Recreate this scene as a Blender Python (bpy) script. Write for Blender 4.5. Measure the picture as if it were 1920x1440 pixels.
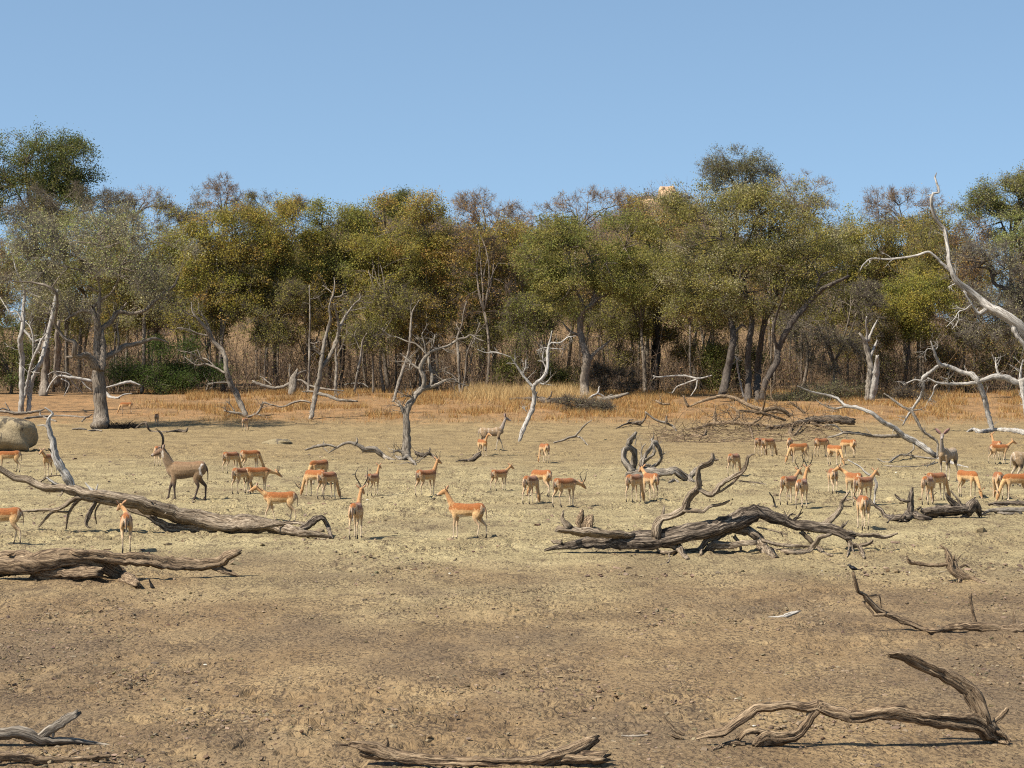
import bpy, math
import numpy as np
from mathutils import Vector

SC = bpy.context.scene
for o in list(bpy.data.objects):
    bpy.data.objects.remove(o)

# ------------------------------------------------------------------ camera, sky, sun, exposure
CAM_H, FOC, HZ = 4.0, 4000.0, 700.0        # eye height (m), focal length and horizon row in 1920x1440 photo pixels
cam_data = bpy.data.cameras.new("camera")
cam_data.sensor_width = 36.0
cam_data.lens = FOC / 1920.0 * 36.0
cam_data.shift_y = -(720.0 - HZ) / 1920.0
cam_data.clip_start = 0.5
cam_data.clip_end = 30000.0
cam = bpy.data.objects.new("camera", cam_data)
SC.collection.objects.link(cam)
cam.location = (0.0, 0.0, CAM_H)
cam.rotation_euler = (math.radians(90), 0, 0)
SC.camera = cam

SUN_DIR = Vector((-0.66, -0.42, 1.0)).normalized()      # towards the sun
elev = math.asin(SUN_DIR.z)
world = bpy.data.worlds.new("World")
SC.world = world
world.use_nodes = True
wn = world.node_tree
wn.nodes.clear()
sky = wn.nodes.new("ShaderNodeTexSky")
sky.sky_type = 'NISHITA'
sky.sun_disc = False
sky.sun_elevation = elev
sky.sun_rotation = math.atan2(SUN_DIR.x, SUN_DIR.y)
sky.altitude = 600.0
sky.air_density = 1.0
sky.dust_density = 0.9
sky.ozone_density = 1.3
bgn = wn.nodes.new("ShaderNodeBackground")
bgn.inputs["Strength"].default_value = 0.097
outw = wn.nodes.new("ShaderNodeOutputWorld")
tcw = wn.nodes.new("ShaderNodeTexCoord")
addw = wn.nodes.new("ShaderNodeVectorMath"); addw.operation = 'ADD'; addw.inputs[1].default_value = (0, 0, 0.17)
nrmw = wn.nodes.new("ShaderNodeVectorMath"); nrmw.operation = 'NORMALIZE'
wn.links.new(tcw.outputs["Generated"], addw.inputs[0]); wn.links.new(addw.outputs[0], nrmw.inputs[0]); wn.links.new(nrmw.outputs[0], sky.inputs["Vector"])
tint = wn.nodes.new("ShaderNodeMix"); tint.data_type = 'RGBA'; tint.blend_type = 'MULTIPLY'
tint.inputs[0].default_value = 1.0; tint.inputs[7].default_value = (1.03, 1.07, 1.0, 1.0)
wn.links.new(sky.outputs[0], tint.inputs[6]); wn.links.new(tint.outputs[2], bgn.inputs[0])
wn.links.new(bgn.outputs[0], outw.inputs[0])

sun_d = bpy.data.lights.new("sun", 'SUN')
sun_d.energy = 5.0
sun_d.angle = math.radians(0.55)
sun_d.color = (1.0, 0.93, 0.82)
sun = bpy.data.objects.new("sun", sun_d)
SC.collection.objects.link(sun)
sun.rotation_euler = SUN_DIR.to_track_quat('Z', 'Y').to_euler()
sun.location = (-40, -30, 80)

SC.view_settings.view_transform = 'Standard'
SC.view_settings.look = 'None'
SC.view_settings.exposure = 0.85
SC.view_settings.gamma = 1.0
SC.view_settings.use_curve_mapping = False
SC.cycles.use_denoising = False
SC.cycles.filter_width = 1.15
SC.cycles.max_bounces = 5
SC.cycles.diffuse_bounces = 2
SC.cycles.transparent_max_bounces = 6

# ------------------------------------------------------------------ numeric helpers
def hash2(xi, yi, seed):
    h = (xi.astype(np.int64) * 374761393 + yi.astype(np.int64) * 668265263 + seed * 974634777) & 0xFFFFFFFF
    h = ((h ^ (h >> 13)) * 1274126177) & 0xFFFFFFFF
    h = (h ^ (h >> 16)) & 0xFFFFFFFF
    return h.astype(np.float64) / 4294967295.0

def vnoise(x, y, seed=0):
    x = np.asarray(x, float); y = np.asarray(y, float)
    xi = np.floor(x); yi = np.floor(y)
    fx = x - xi; fy = y - yi
    fx = fx * fx * (3 - 2 * fx); fy = fy * fy * (3 - 2 * fy)
    a = hash2(xi, yi, seed); b = hash2(xi + 1, yi, seed)
    c = hash2(xi, yi + 1, seed); d = hash2(xi + 1, yi + 1, seed)
    return (a * (1 - fx) + b * fx) * (1 - fy) + (c * (1 - fx) + d * fx) * fy

def fbm(x, y, seed=0, oct=4):
    s = 0.0; a = 0.5; t = 0.0
    for k in range(oct):
        s = s + a * vnoise(np.asarray(x) * 2 ** k + 17.3 * k, np.asarray(y) * 2 ** k - 9.1 * k, seed + k)
        t += a; a *= 0.5
    return s / t

def sstep(a, b, x):
    t = np.clip((np.asarray(x, float) - a) / (b - a), 0, 1)
    return t * t * (3 - 2 * t)

def terrain(x, y):
    """height of the land: a flat dry pan, a low bank, the wood and the hill behind it"""
    x = np.asarray(x, float); y = np.asarray(y, float)
    h = 2.25 * sstep(138, 192, y) + 1.3 * sstep(190, 262, y)
    h = h + (fbm(x / 9.0, y / 9.0, 5, 2) - 0.5) * 0.16 * sstep(60, 110, y)
    ridge = 11 * np.exp(-((x + 2) / 62.0) ** 4) + 9.5 * np.exp(-((x - 31) / 13.0) ** 2) + 6.5 * np.exp(-((x + 25) / 13.0) ** 2)
    ridge = ridge + 14 * np.exp(-((x) / 160.0) ** 2) + (fbm(x / 25.0, y / 25.0, 9, 3) - 0.5) * 4
    back = 1 - 0.6 * sstep(470, 900, y)
    return h + ridge * sstep(270, 430, y) * back

def P(px, py, Y):
    return np.array([(px - 960.0) * Y / FOC, Y, CAM_H - (py - HZ) * Y / FOC])

_YS = np.concatenate([np.arange(14, 160, 0.05), np.arange(160, 420, 0.1)])
def groundY(px, py):
    zs = CAM_H - (py - HZ) * _YS / FOC
    hs = terrain((px - 960.0) * _YS / FOC, _YS)
    k = np.nonzero(zs <= hs)[0]
    return float(_YS[k[0]]) if len(k) else 300.0

# ------------------------------------------------------------------ mesh helpers
COL = SC.collection
def mk(name, V, quads=None, tris=None, col=None, grain=None, smooth=True):
    V = np.asarray(V, np.float32).reshape(-1, 3)
    me = bpy.data.meshes.new(name)
    nq = 0 if quads is None else len(quads); nt = 0 if tris is None else len(tris)
    me.vertices.add(len(V)); me.vertices.foreach_set("co", V.ravel())
    loops = []
    if nq: loops.append(np.asarray(quads, np.int32).ravel())
    if nt: loops.append(np.asarray(tris, np.int32).ravel())
    lp = np.concatenate(loops)
    me.loops.add(len(lp)); me.loops.foreach_set("vertex_index", lp)
    me.polygons.add(nq + nt)
    st = np.concatenate([np.arange(nq) * 4, nq * 4 + np.arange(nt) * 3]).astype(np.int32)
    me.polygons.foreach_set("loop_start", st)
    me.polygons.foreach_set("use_smooth", np.full(nq + nt, smooth, bool))
    if col is not None:
        a = me.color_attributes.new("Col", 'FLOAT_COLOR', 'POINT')
        c4 = np.ones((len(V), 4), np.float32); c4[:, :3] = col
        a.data.foreach_set("color", c4.ravel())
    if grain is not None:
        a = me.attributes.new("grain", 'FLOAT_VECTOR', 'POINT')
        a.data.foreach_set("vector", np.asarray(grain, np.float32).ravel())
    me.update(calc_edges=True)
    me.validate()
    return me

def ob(name, me, mat, parent=None, loc=None):
    o = bpy.data.objects.new(name, me)
    COL.objects.link(o)
    if mat is not None and not me.materials:
        me.materials.append(mat)
    if parent is not None: o.parent = parent
    if loc is not None: o.location = loc
    return o

def tag(o, label=None, cat=None, group=None, kind=None):
    if label: o["label"] = label
    if cat: o["category"] = cat
    if group: o["group"] = group
    if kind: o["kind"] = kind
    return o

def thing(name, label, cat, loc, group=None):
    o = bpy.data.objects.new(name, None)
    o.empty_display_size = 0.3
    COL.objects.link(o)
    o.location = loc
    return tag(o, label, cat, group)

class MB:
    """collects quads / triangles with colours and wood-grain coordinates"""
    def __init__(s): s.V = []; s.Q = []; s.T = []; s.C = []; s.G = []; s.n = 0
    def add(s, V, quads=None, tris=None, col=None, grain=None):
        V = np.asarray(V, float).reshape(-1, 3)
        if quads is not None and len(quads): s.Q.append(np.asarray(quads) + s.n)
        if tris is not None and len(tris): s.T.append(np.asarray(tris) + s.n)
        s.V.append(V)
        if col is not None:
            c = np.empty((len(V), 3)); c[:] = col; s.C.append(c)
        if grain is not None: s.G.append(grain)
        s.n += len(V)
    def mesh(s, name, off=None, smooth=True):
        V = np.concatenate(s.V)
        if off is not None: V = V - np.asarray(off)
        return mk(name, V, np.concatenate(s.Q) if s.Q else None, np.concatenate(s.T) if s.T else None,
                  np.concatenate(s.C) if s.C else None, np.concatenate(s.G) if s.G else None, smooth)

def catmull(pts, step):
    pts = np.asarray(pts, float)
    if len(pts) == 1: return pts
    seg = np.linalg.norm(np.diff(pts[:, :3], axis=0), axis=1)
    out = []
    p = np.vstack([2 * pts[0] - pts[1], pts, 2 * pts[-1] - pts[-2]])
    for i in range(len(pts) - 1):
        n = int(max(1, min(14, round(seg[i] / step))))
        t = (np.arange(n) / n)[:, None]
        a, b, c, d = p[i], p[i + 1], p[i + 2], p[i + 3]
        out.append(0.5 * ((2 * b) + (c - a) * t + (2 * a - 5 * b + 4 * c - d) * t ** 2 + (3 * b - a - 3 * c + d) * t ** 3))
    out.append(pts[-1:])
    r = np.vstack(out)
    r[:, 3:] = np.maximum(r[:, 3:], 0.002)
    return r

def frames(Pt):
    T = np.gradient(Pt, axis=0)
    T /= np.linalg.norm(T, axis=1)[:, None] + 1e-9
    U = np.zeros_like(T)
    ref = np.array([0.0, 0.0, 1.0]) if abs(T[0, 2]) < 0.9 else np.array([1.0, 0, 0])
    u = ref - T[0] * ref.dot(T[0]); u /= np.linalg.norm(u)
    for i in range(len(T)):
        u = u - T[i] * u.dot(T[i]); u /= np.linalg.norm(u) + 1e-9
        U[i] = u
    W = np.cross(T, U)
    return T, U, W

def tube(mb, PR, ns, rng, rough=0.06, flute=0.0, col=None):
    """sweep rings along PR (x,y,z,r); flute gives the cross-section ridges that twist along the wood"""
    PR = np.asarray(PR, float)
    Pt, R = PR[:, :3], PR[:, 3]
    n = len(Pt)
    T, U, W = frames(Pt)
    th = np.arange(ns) * 2 * math.pi / ns
    L = np.concatenate([[0], np.cumsum(np.linalg.norm(np.diff(Pt, axis=0), axis=1))])
    k = np.ones((n, ns))
    if flute > 0:
        rm = max(R.mean(), 0.01)
        for m, a in ((2, 0.5), (3, 0.8), (5, 0.6), (8, 0.4)):
            if m * 2 > ns: continue
            ph = rng.uniform(0, 6.28); tw = rng.uniform(-0.25, 0.25) / rm
            k += flute * a * np.cos(m * th[None] + ph + tw * L[:, None] * 0.6 + 1.2 * np.sin(L[:, None] / (rm * rng.uniform(5, 10)) + ph))
    k += rng.normal(0, rough, (n, ns))
    k = np.clip(k, 0.35, 1.7)
    rr = R[:, None] * k
    V = Pt[:, None] + rr[..., None] * (np.cos(th)[None, :, None] * U[:, None] + np.sin(th)[None, :, None] * W[:, None])
    G = np.stack([np.cos(th)[None] * R[:, None], np.sin(th)[None] * R[:, None], np.repeat(L[:, None], ns, 1)], -1).reshape(-1, 3)
    G += rng.uniform(0, 50, 3)
    V = V.reshape(-1, 3)
    i = np.arange(n - 1)[:, None] * ns; j = np.arange(ns)[None]; j2 = (j + 1) % ns
    Q = np.stack([i + j, i + j2, i + ns + j2, i + ns + j], -1).reshape(-1, 4)
    c0 = Pt[0] - T[0] * R[0] * 0.25; c1 = Pt[-1] + T[-1] * R[-1] * 0.6
    if ns >= 8 and R[-1] > 0.025:
        V[(n - 1) * ns:] += T[-1] * (R[-1] * rng.uniform(-0.5, 1.5, ns))[:, None]; c1 = Pt[-1] - T[-1] * R[-1] * 0.2
    if ns >= 8 and R[0] > 0.025:
        V[:ns] -= T[0] * (R[0] * rng.uniform(-0.3, 0.9, ns))[:, None]
    V = np.vstack([V, c0, c1]); G = np.vstack([G, G[0], G[-1]])
    m = n * ns; jj = np.arange(ns); jn = (jj + 1) % ns
    t0 = np.stack([np.full(ns, m), jn, jj], -1)
    b = (n - 1) * ns
    t1 = np.stack([np.full(ns, m + 1), b + jj, b + jn], -1)
    mb.add(V, Q, np.vstack([t0, t1]), col, G)

def prisms(mb, A, B, r0, r1, col=None, grain=True):
    """many straight three-sided tapering twigs at once"""
    A = np.asarray(A, float); B = np.asarray(B, float); n = len(A)
    if n == 0: return
    D = B - A; L = np.linalg.norm(D, axis=1)[:, None] + 1e-9; D = D / L
    ref = np.where(np.abs(D[:, 2:3]) < 0.9, np.array([[0, 0, 1.0]]), np.array([[1.0, 0, 0]]))
    U = np.cross(D, ref); U /= np.linalg.norm(U, axis=1)[:, None] + 1e-9
    W = np.cross(D, U)
    V = np.zeros((n, 6, 3)); G = np.zeros((n, 6, 3))
    r0 = np.broadcast_to(np.asarray(r0, float), (n,))[:, None]; r1 = np.broadcast_to(np.asarray(r1, float), (n,))[:, None]
    for k in range(3):
        a = k * 2.0944
        e = math.cos(a) * U + math.sin(a) * W
        V[:, k] = A + e * r0; V[:, 3 + k] = B + e * r1
        G[:, k] = e * r0; G[:, 3 + k] = e * r1; G[:, 3 + k, 2] += L[:, 0]
    b = np.arange(n)[:, None] * 6
    Q = np.concatenate([b + np.array([[k, (k + 1) % 3, 3 + (k + 1) % 3, 3 + k]]) for k in range(3)], 0)
    c = None
    if col is not None:
        c = np.repeat(np.broadcast_to(np.asarray(col, float), (n, 3)), 6, axis=0)
    mb.add(V.reshape(-1, 3), Q, None, c, G.reshape(-1, 3) if grain else None)

def leaves(mb, C, size, rng, col, aspect=0.6, droop=0.0):
    """one small folded diamond blade per point"""
    n = len(C)
    d = rng.normal(0, 1, (n, 3)); d[:, 2] -= droop; d /= np.linalg.norm(d, axis=1)[:, None] + 1e-9
    e = rng.normal(0, 1, (n, 3)); e -= d * (e * d).sum(1)[:, None]; e /= np.linalg.norm(e, axis=1)[:, None] + 1e-9
    f = np.cross(d, e)
    s = size * rng.uniform(0.65, 1.35, n)[:, None]
    V = np.stack([C - d * s * 0.5, C + e * s * aspect * 0.5 + f * s * 0.1, C + d * s * 0.5, C - e * s * aspect * 0.5 + f * s * 0.1], 1)
    Q = np.arange(n * 4).reshape(n, 4)
    mb.add(V.reshape(-1, 3), Q, None, np.repeat(col, 4, axis=0))

# ------------------------------------------------------------------ materials
def newmat(name):
    m = bpy.data.materials.new(name); m.use_nodes = True
    nt = m.node_tree
    b = nt.nodes["Principled BSDF"]
    b.inputs["Roughness"].default_value = 0.85
    b.inputs["Specular IOR Level"].default_value = 0.2
    return m, nt, b

def node(nt, typ, **kw):
    n = nt.nodes.new(typ)
    for k, v in kw.items(): setattr(n, k, v)
    return n

def ramp(nt, fac, stops):
    r = nt.nodes.new("ShaderNodeValToRGB")
    e = r.color_ramp.elements
    while len(e) < len(stops): e.new(0.5)
    for k, (p, c) in enumerate(stops):
        e[k].position = p; e[k].color = (*c, 1)
    nt.links.new(fac, r.inputs[0])
    return r.outputs[0]

def mixc(nt, fac, a, b, mode='MIX'):
    m = nt.nodes.new("ShaderNodeMix"); m.data_type = 'RGBA'; m.blend_type = mode
    for sock, v in ((m.inputs[0], fac), (m.inputs[6], a), (m.inputs[7], b)):
        if isinstance(v, (int, float)): sock.default_value = v
        elif isinstance(v, tuple): sock.default_value = (*v, 1)
        else: nt.links.new(v, sock)
    return m.outputs[2]

def mathn(nt, op, a, b=None, clamp=False):
    m = nt.nodes.new("ShaderNodeMath"); m.operation = op; m.use_clamp = clamp
    for i, v in ((0, a), (1, b)):
        if v is None: continue
        if isinstance(v, (int, float)): m.inputs[i].default_value = v
        else: nt.links.new(v, m.inputs[i])
    return m.outputs[0]

def noise(nt, vec, scale, detail=4, rough=0.6):
    n = nt.nodes.new("ShaderNodeTexNoise")
    n.inputs["Scale"].default_value = scale; n.inputs["Detail"].default_value = detail; n.inputs["Roughness"].default_value = rough
    if vec is not None: nt.links.new(vec, n.inputs["Vector"])
    return n.outputs["Fac"]

def mapping(nt, vec, scale):
    m = nt.nodes.new("ShaderNodeMapping"); m.inputs["Scale"].default_value = scale
    nt.links.new(vec, m.inputs["Vector"])
    return m.outputs[0]

def wood_mat(name, dark, mid, pale, cracks=0.55, scale=9.0, bump=0.5, stain=0.3):
    m, nt, b = newmat(name)
    g = node(nt, "ShaderNodeAttribute", attribute_name="grain").outputs["Vector"]
    st = mapping(nt, g, (scale * 1.6, scale * 1.6, scale * 0.10))
    n1 = noise(nt, st, 3.0, 5, 0.65)
    n2 = noise(nt, mapping(nt, g, (scale * 5, scale * 5, scale * 0.25)), 2.5, 3, 0.6)
    geo = node(nt, "ShaderNodeNewGeometry").outputs["Position"]
    n3 = noise(nt, geo, 1.7, 3, 0.55)
    c = ramp(nt, n1, [(0.37, dark), (0.48, mid), (0.63, pale)])
    c = mixc(nt, mathn(nt, 'MULTIPLY', ramp(nt, n2, [(0.38, (1, 1, 1)), (0.47, (0, 0, 0))]), cracks), c, tuple(x * 0.22 for x in dark))
    c = mixc(nt, mathn(nt, 'MULTIPLY', ramp(nt, n3, [(0.52, (0, 0, 0)), (0.66, (1, 1, 1))]), stain), c, tuple(x * 0.55 for x in mid))
    nt.links.new(c, b.inputs["Base Color"])
    bp = node(nt, "ShaderNodeBump"); bp.inputs["Strength"].default_value = bump; bp.inputs["Distance"].default_value = 0.03
    hh = mathn(nt, 'ADD', mathn(nt, 'MULTIPLY', n1, 0.7), n2)
    nt.links.new(hh, bp.inputs["Height"]); nt.links.new(bp.outputs[0], b.inputs["Normal"])
    b.inputs["Roughness"].default_value = 0.9
    return m

M_bleach = wood_mat("bleached_wood", (0.09, 0.075, 0.062), (0.32, 0.29, 0.25), (0.55, 0.52, 0.47), 0.6, 7, 0.4, 0.45)
M_grey = wood_mat("grey_dead_wood", (0.045, 0.034, 0.026), (0.185, 0.155, 0.12), (0.36, 0.315, 0.255), 0.75, 7, 0.5, 0.4)
M_brown = wood_mat("weathered_brown_wood", (0.04, 0.026, 0.017), (0.19, 0.13, 0.078), (0.38, 0.28, 0.175), 0.9, 10, 0.8, 0.3)
M_logdark = wood_mat("dark_fallen_wood", (0.012, 0.009, 0.007), (0.085, 0.064, 0.047), (0.33, 0.265, 0.195), 0.85, 9, 0.8, 0.4)
M_log = wood_mat("warm_fallen_wood", (0.045, 0.031, 0.021), (0.20, 0.15, 0.10), (0.40, 0.325, 0.235), 0.85, 8, 0.8, 0.45)
M_bark = wood_mat("tree_bark", (0.07, 0.055, 0.042), (0.16, 0.13, 0.10), (0.28, 0.235, 0.18), 0.6, 8, 0.6, 0.4)
M_paleb = wood_mat("pale_tree_bark", (0.045, 0.034, 0.026), (0.165, 0.132, 0.10), (0.33, 0.28, 0.22), 0.7, 6, 0.5, 0.35)
M_darkb = wood_mat("dark_tree_bark", (0.025, 0.02, 0.016), (0.075, 0.06, 0.048), (0.15, 0.125, 0.10), 0.6, 8, 0.6, 0.3)
M_burnt = wood_mat("burnt_trunk_bark", (0.008, 0.007, 0.006), (0.022, 0.019, 0.017), (0.06, 0.052, 0.045), 0.5, 8, 0.6, 0.3)

def leaf_mat(name, trans=0.35):
    m, nt, b = newmat(name)
    c = node(nt, "ShaderNodeAttribute", attribute_name="Col").outputs["Color"]
    oi = node(nt, "ShaderNodeObjectInfo").outputs["Color"]
    c = mixc(nt, 1.0, c, oi, 'MULTIPLY')
    nt.links.new(c, b.inputs["Base Color"])
    b.inputs["Roughness"].default_value = 0.7
    b.inputs["Specular IOR Level"].default_value = 0.08
    t = node(nt, "ShaderNodeBsdfTranslucent")
    nt.links.new(c, t.inputs["Color"])
    mx = node(nt, "ShaderNodeMixShader"); mx.inputs[0].default_value = trans
    nt.links.new(b.outputs[0], mx.inputs[1]); nt.links.new(t.outputs[0], mx.inputs[2])
    nt.links.new(mx.outputs[0], nt.nodes["Material Output"].inputs["Surface"])
    return m
M_leaf = leaf_mat("leaves", 0.44)
M_straw = leaf_mat("dry_grass_blades", 0.3)
M_twig = leaf_mat("dry_twigs", 0.0)

def hide_mat():
    m, nt, b = newmat("animal_hide")
    c = node(nt, "ShaderNodeAttribute", attribute_name="Col").outputs["Color"]
    tc = node(nt, "ShaderNodeTexCoord").outputs["Object"]
    n = noise(nt, mapping(nt, tc, (16, 16, 9)), 2.0, 5, 0.75)
    c = mixc(nt, 1.0, c, ramp(nt, n, [(0.34, (0.58, 0.55, 0.52)), (0.66, (1.18, 1.18, 1.18))]), 'MULTIPLY')
    nt.links.new(c, b.inputs["Base Color"])
    bp = node(nt, "ShaderNodeBump"); bp.inputs["Strength"].default_value = 0.6; bp.inputs["Distance"].default_value = 0.02
    nt.links.new(n, bp.inputs["Height"]); nt.links.new(bp.outputs[0], b.inputs["Normal"])
    b.inputs["Roughness"].default_value = 0.75
    b.inputs["Sheen Weight"].default_value = 0.15
    return m
M_hide = hide_mat()
def plain(name, c, rough=0.6):
    m, nt, b = newmat(name)
    tc = node(nt, "ShaderNodeTexCoord").outputs["Object"]
    n = noise(nt, tc, 25, 3)
    nt.links.new(ramp(nt, n, [(0.3, tuple(x * 0.7 for x in c)), (0.7, tuple(x * 1.25 for x in c))]), b.inputs["Base Color"])
    b.inputs["Roughness"].default_value = rough
    return m
M_horn = plain("dark_horn", (0.028, 0.022, 0.018), 0.5)
M_feather = plain("black_feathers", (0.012, 0.012, 0.014), 0.45)

def ground_mat():
    m, nt, b = newmat("dry_pan_soil")
    pos = node(nt, "ShaderNodeNewGeometry").outputs["Position"]
    sep = node(nt, "ShaderNodeSeparateXYZ"); nt.links.new(pos, sep.inputs[0])
    Y = sep.outputs["Y"]
    nbig = noise(nt, mapping(nt, pos, (0.07, 0.05, 0.0)), 1.0, 4, 0.6)
    nmid = noise(nt, mapping(nt, pos, (0.6, 0.35, 0.0)), 1.0, 5, 0.65)
    nfin = noise(nt, mapping(nt, pos, (9, 6, 0)), 1.0, 5, 0.7)
    wob = mathn(nt, 'ADD', Y, mathn(nt, 'MULTIPLY', mathn(nt, 'SUBTRACT', nbig, 0.5), 46.0))
    def band(a, bb): 
        mr = node(nt, "ShaderNodeMapRange", interpolation_type='SMOOTHSTEP')
        mr.inputs[1].default_value = a; mr.inputs[2].default_value = bb
        nt.links.new(wob, mr.inputs[0]); return mr.outputs[0]
    near = ramp(nt, nmid, [(0.3, (0.150, 0.100, 0.054)), (0.5, (0.225, 0.155, 0.082)), (0.7, (0.295, 0.212, 0.112))])
    mid = ramp(nt, nmid, [(0.28, (0.235, 0.185, 0.098)), (0.55, (0.335, 0.272, 0.145)), (0.75, (0.40, 0.328, 0.185))])
    far = ramp(nt, nmid, [(0.3, (0.205, 0.148, 0.074)), (0.7, (0.32, 0.24, 0.122))])
    bank = ramp(nt, nmid, [(0.3, (0.175, 0.100, 0.047)), (0.5, (0.27, 0.163, 0.077)), (0.66, (0.355, 0.20, 0.09))])
    wood = ramp(nt, nmid, [(0.3, (0.13, 0.085, 0.045)), (0.7, (0.27, 0.17, 0.085))])
    npat = noise(nt, mapping(nt, pos, (0.22, 0.12, 0.0)), 1.0, 4, 0.62)
    near = mixc(nt, ramp(nt, npat, [(0.46, (0, 0, 0)), (0.62, (0.75, 0.75, 0.75))]), near, (0.135, 0.098, 0.062))
    mid = mixc(nt, ramp(nt, npat, [(0.50, (0, 0, 0)), (0.64, (0.55, 0.55, 0.55))]), mid, (0.20, 0.15, 0.085))
    c = mixc(nt, band(33, 50), near, mid)
    c = mixc(nt, band(78, 112), c, far)
    mr = node(nt, "ShaderNodeMapRange", interpolation_type='SMOOTHSTEP'); mr.inputs[1].default_value = 148; mr.inputs[2].default_value = 162
    nt.links.new(mathn(nt, 'ADD', Y, mathn(nt, 'MULTIPLY', mathn(nt, 'SUBTRACT', nmid, 0.5), 14.0)), mr.inputs[0])
    c = mixc(nt, mr.outputs[0], c, bank)
    mr = node(nt, "ShaderNodeMapRange", interpolation_type='SMOOTHSTEP'); mr.inputs[1].default_value = 178; mr.inputs[2].default_value = 200
    nt.links.new(Y, mr.inputs[0])
    c = mixc(nt, mr.outputs[0], c, wood)
    c = mixc(nt, 1.0, c, ramp(nt, nfin, [(0.28, (0.5, 0.47, 0.45)), (0.5, (1, 1, 1)), (0.75, (1.2, 1.2, 1.18))]), 'MULTIPLY')
    nsp = noise(nt, mapping(nt, pos, (19, 8, 0)), 1.0, 3, 0.65)
    nsq = noise(nt, mapping(nt, pos, (1.1, 0.55, 0)), 1.0, 3, 0.6)
    spk = mathn(nt, 'ADD', nsp, mathn(nt, 'MULTIPLY', mathn(nt, 'SUBTRACT', nsq, 0.5), 0.35))
    nsm = noise(nt, mapping(nt, pos, (3.6, 1.1, 0)), 1.0, 4, 0.65)
    nsn = noise(nt, mapping(nt, pos, (0.5, 0.22, 0)), 1.0, 3, 0.6)
    spm = mathn(nt, 'ADD', nsm, mathn(nt, 'MULTIPLY', mathn(nt, 'SUBTRACT', nsn, 0.5), 0.4))
    c = mixc(nt, ramp(nt, spm, [(0.56, (0, 0, 0)), (0.64, (0.62, 0.62, 0.62))]), c, (0.11, 0.078, 0.048))
    c = mixc(nt, ramp(nt, spk, [(0.53, (0, 0, 0)), (0.585, (0.8, 0.8, 0.8))]), c, (0.065, 0.045, 0.029))  # dark soil crumbs, with shadows of fine cracks painted into the colour
    nt.links.new(c, b.inputs["Base Color"])
    v = node(nt, "ShaderNodeTexVoronoi", feature='DISTANCE_TO_EDGE'); v.inputs["Scale"].default_value = 1.0
    nt.links.new(mapping(nt, pos, (7, 5, 0)), v.inputs["Vector"])
    crack = ramp(nt, v.outputs["Distance"], [(0.0, (0, 0, 0)), (0.09, (1, 1, 1))])
    hh = mathn(nt, 'ADD', mathn(nt, 'MULTIPLY', nfin, 1.0), mathn(nt, 'MULTIPLY', crack, 0.16))
    bp = node(nt, "ShaderNodeBump"); bp.inputs["Strength"].default_value = 1.0; bp.inputs["Distance"].default_value = 0.07
    nt.links.new(hh, bp.inputs["Height"]); nt.links.new(bp.outputs[0], b.inputs["Normal"])
    b.inputs["Roughness"].default_value = 0.95
    b.inputs["Specular IOR Level"].default_value = 0.1
    return m
M_ground = ground_mat()

def rock_mat(name, dark, mid, pale):
    m, nt, b = newmat(name)
    tc = node(nt, "ShaderNodeTexCoord").outputs["Object"]
    n1 = noise(nt, tc, 1.3, 6, 0.65); n2 = noise(nt, tc, 9, 5, 0.7)
    st = noise(nt, mapping(nt, tc, (1.1, 1.1, 0.35)), 1.3, 4)
    c = ramp(nt, n1, [(0.3, mid), (0.6, pale)])
    c = mixc(nt, ramp(nt, st, [(0.54, (0, 0, 0)), (0.60, (0.85, 0.85, 0.85))]), c, dark)
    c = mixc(nt, 1.0, c, ramp(nt, n2, [(0.3, (0.7, 0.7, 0.7)), (0.7, (1.15, 1.15, 1.15))]), 'MULTIPLY')
    nt.links.new(c, b.inputs["Base Color"])
    bp = node(nt, "ShaderNodeBump"); bp.inputs["Strength"].default_value = 0.6; bp.inputs["Distance"].default_value = 0.1
    nt.links.new(n2, bp.inputs["Height"]); nt.links.new(bp.outputs[0], b.inputs["Normal"])
    return m
M_rock = rock_mat("lichen_granite", (0.045, 0.038, 0.032), (0.20, 0.16, 0.10), (0.33, 0.26, 0.155))
M_koppie = rock_mat("orange_granite", (0.24, 0.15, 0.10), (0.42, 0.26, 0.15), (0.58, 0.39, 0.23))
M_mound = rock_mat("mud_mound", (0.10, 0.08, 0.06), (0.21, 0.165, 0.095), (0.27, 0.215, 0.12))

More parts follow.
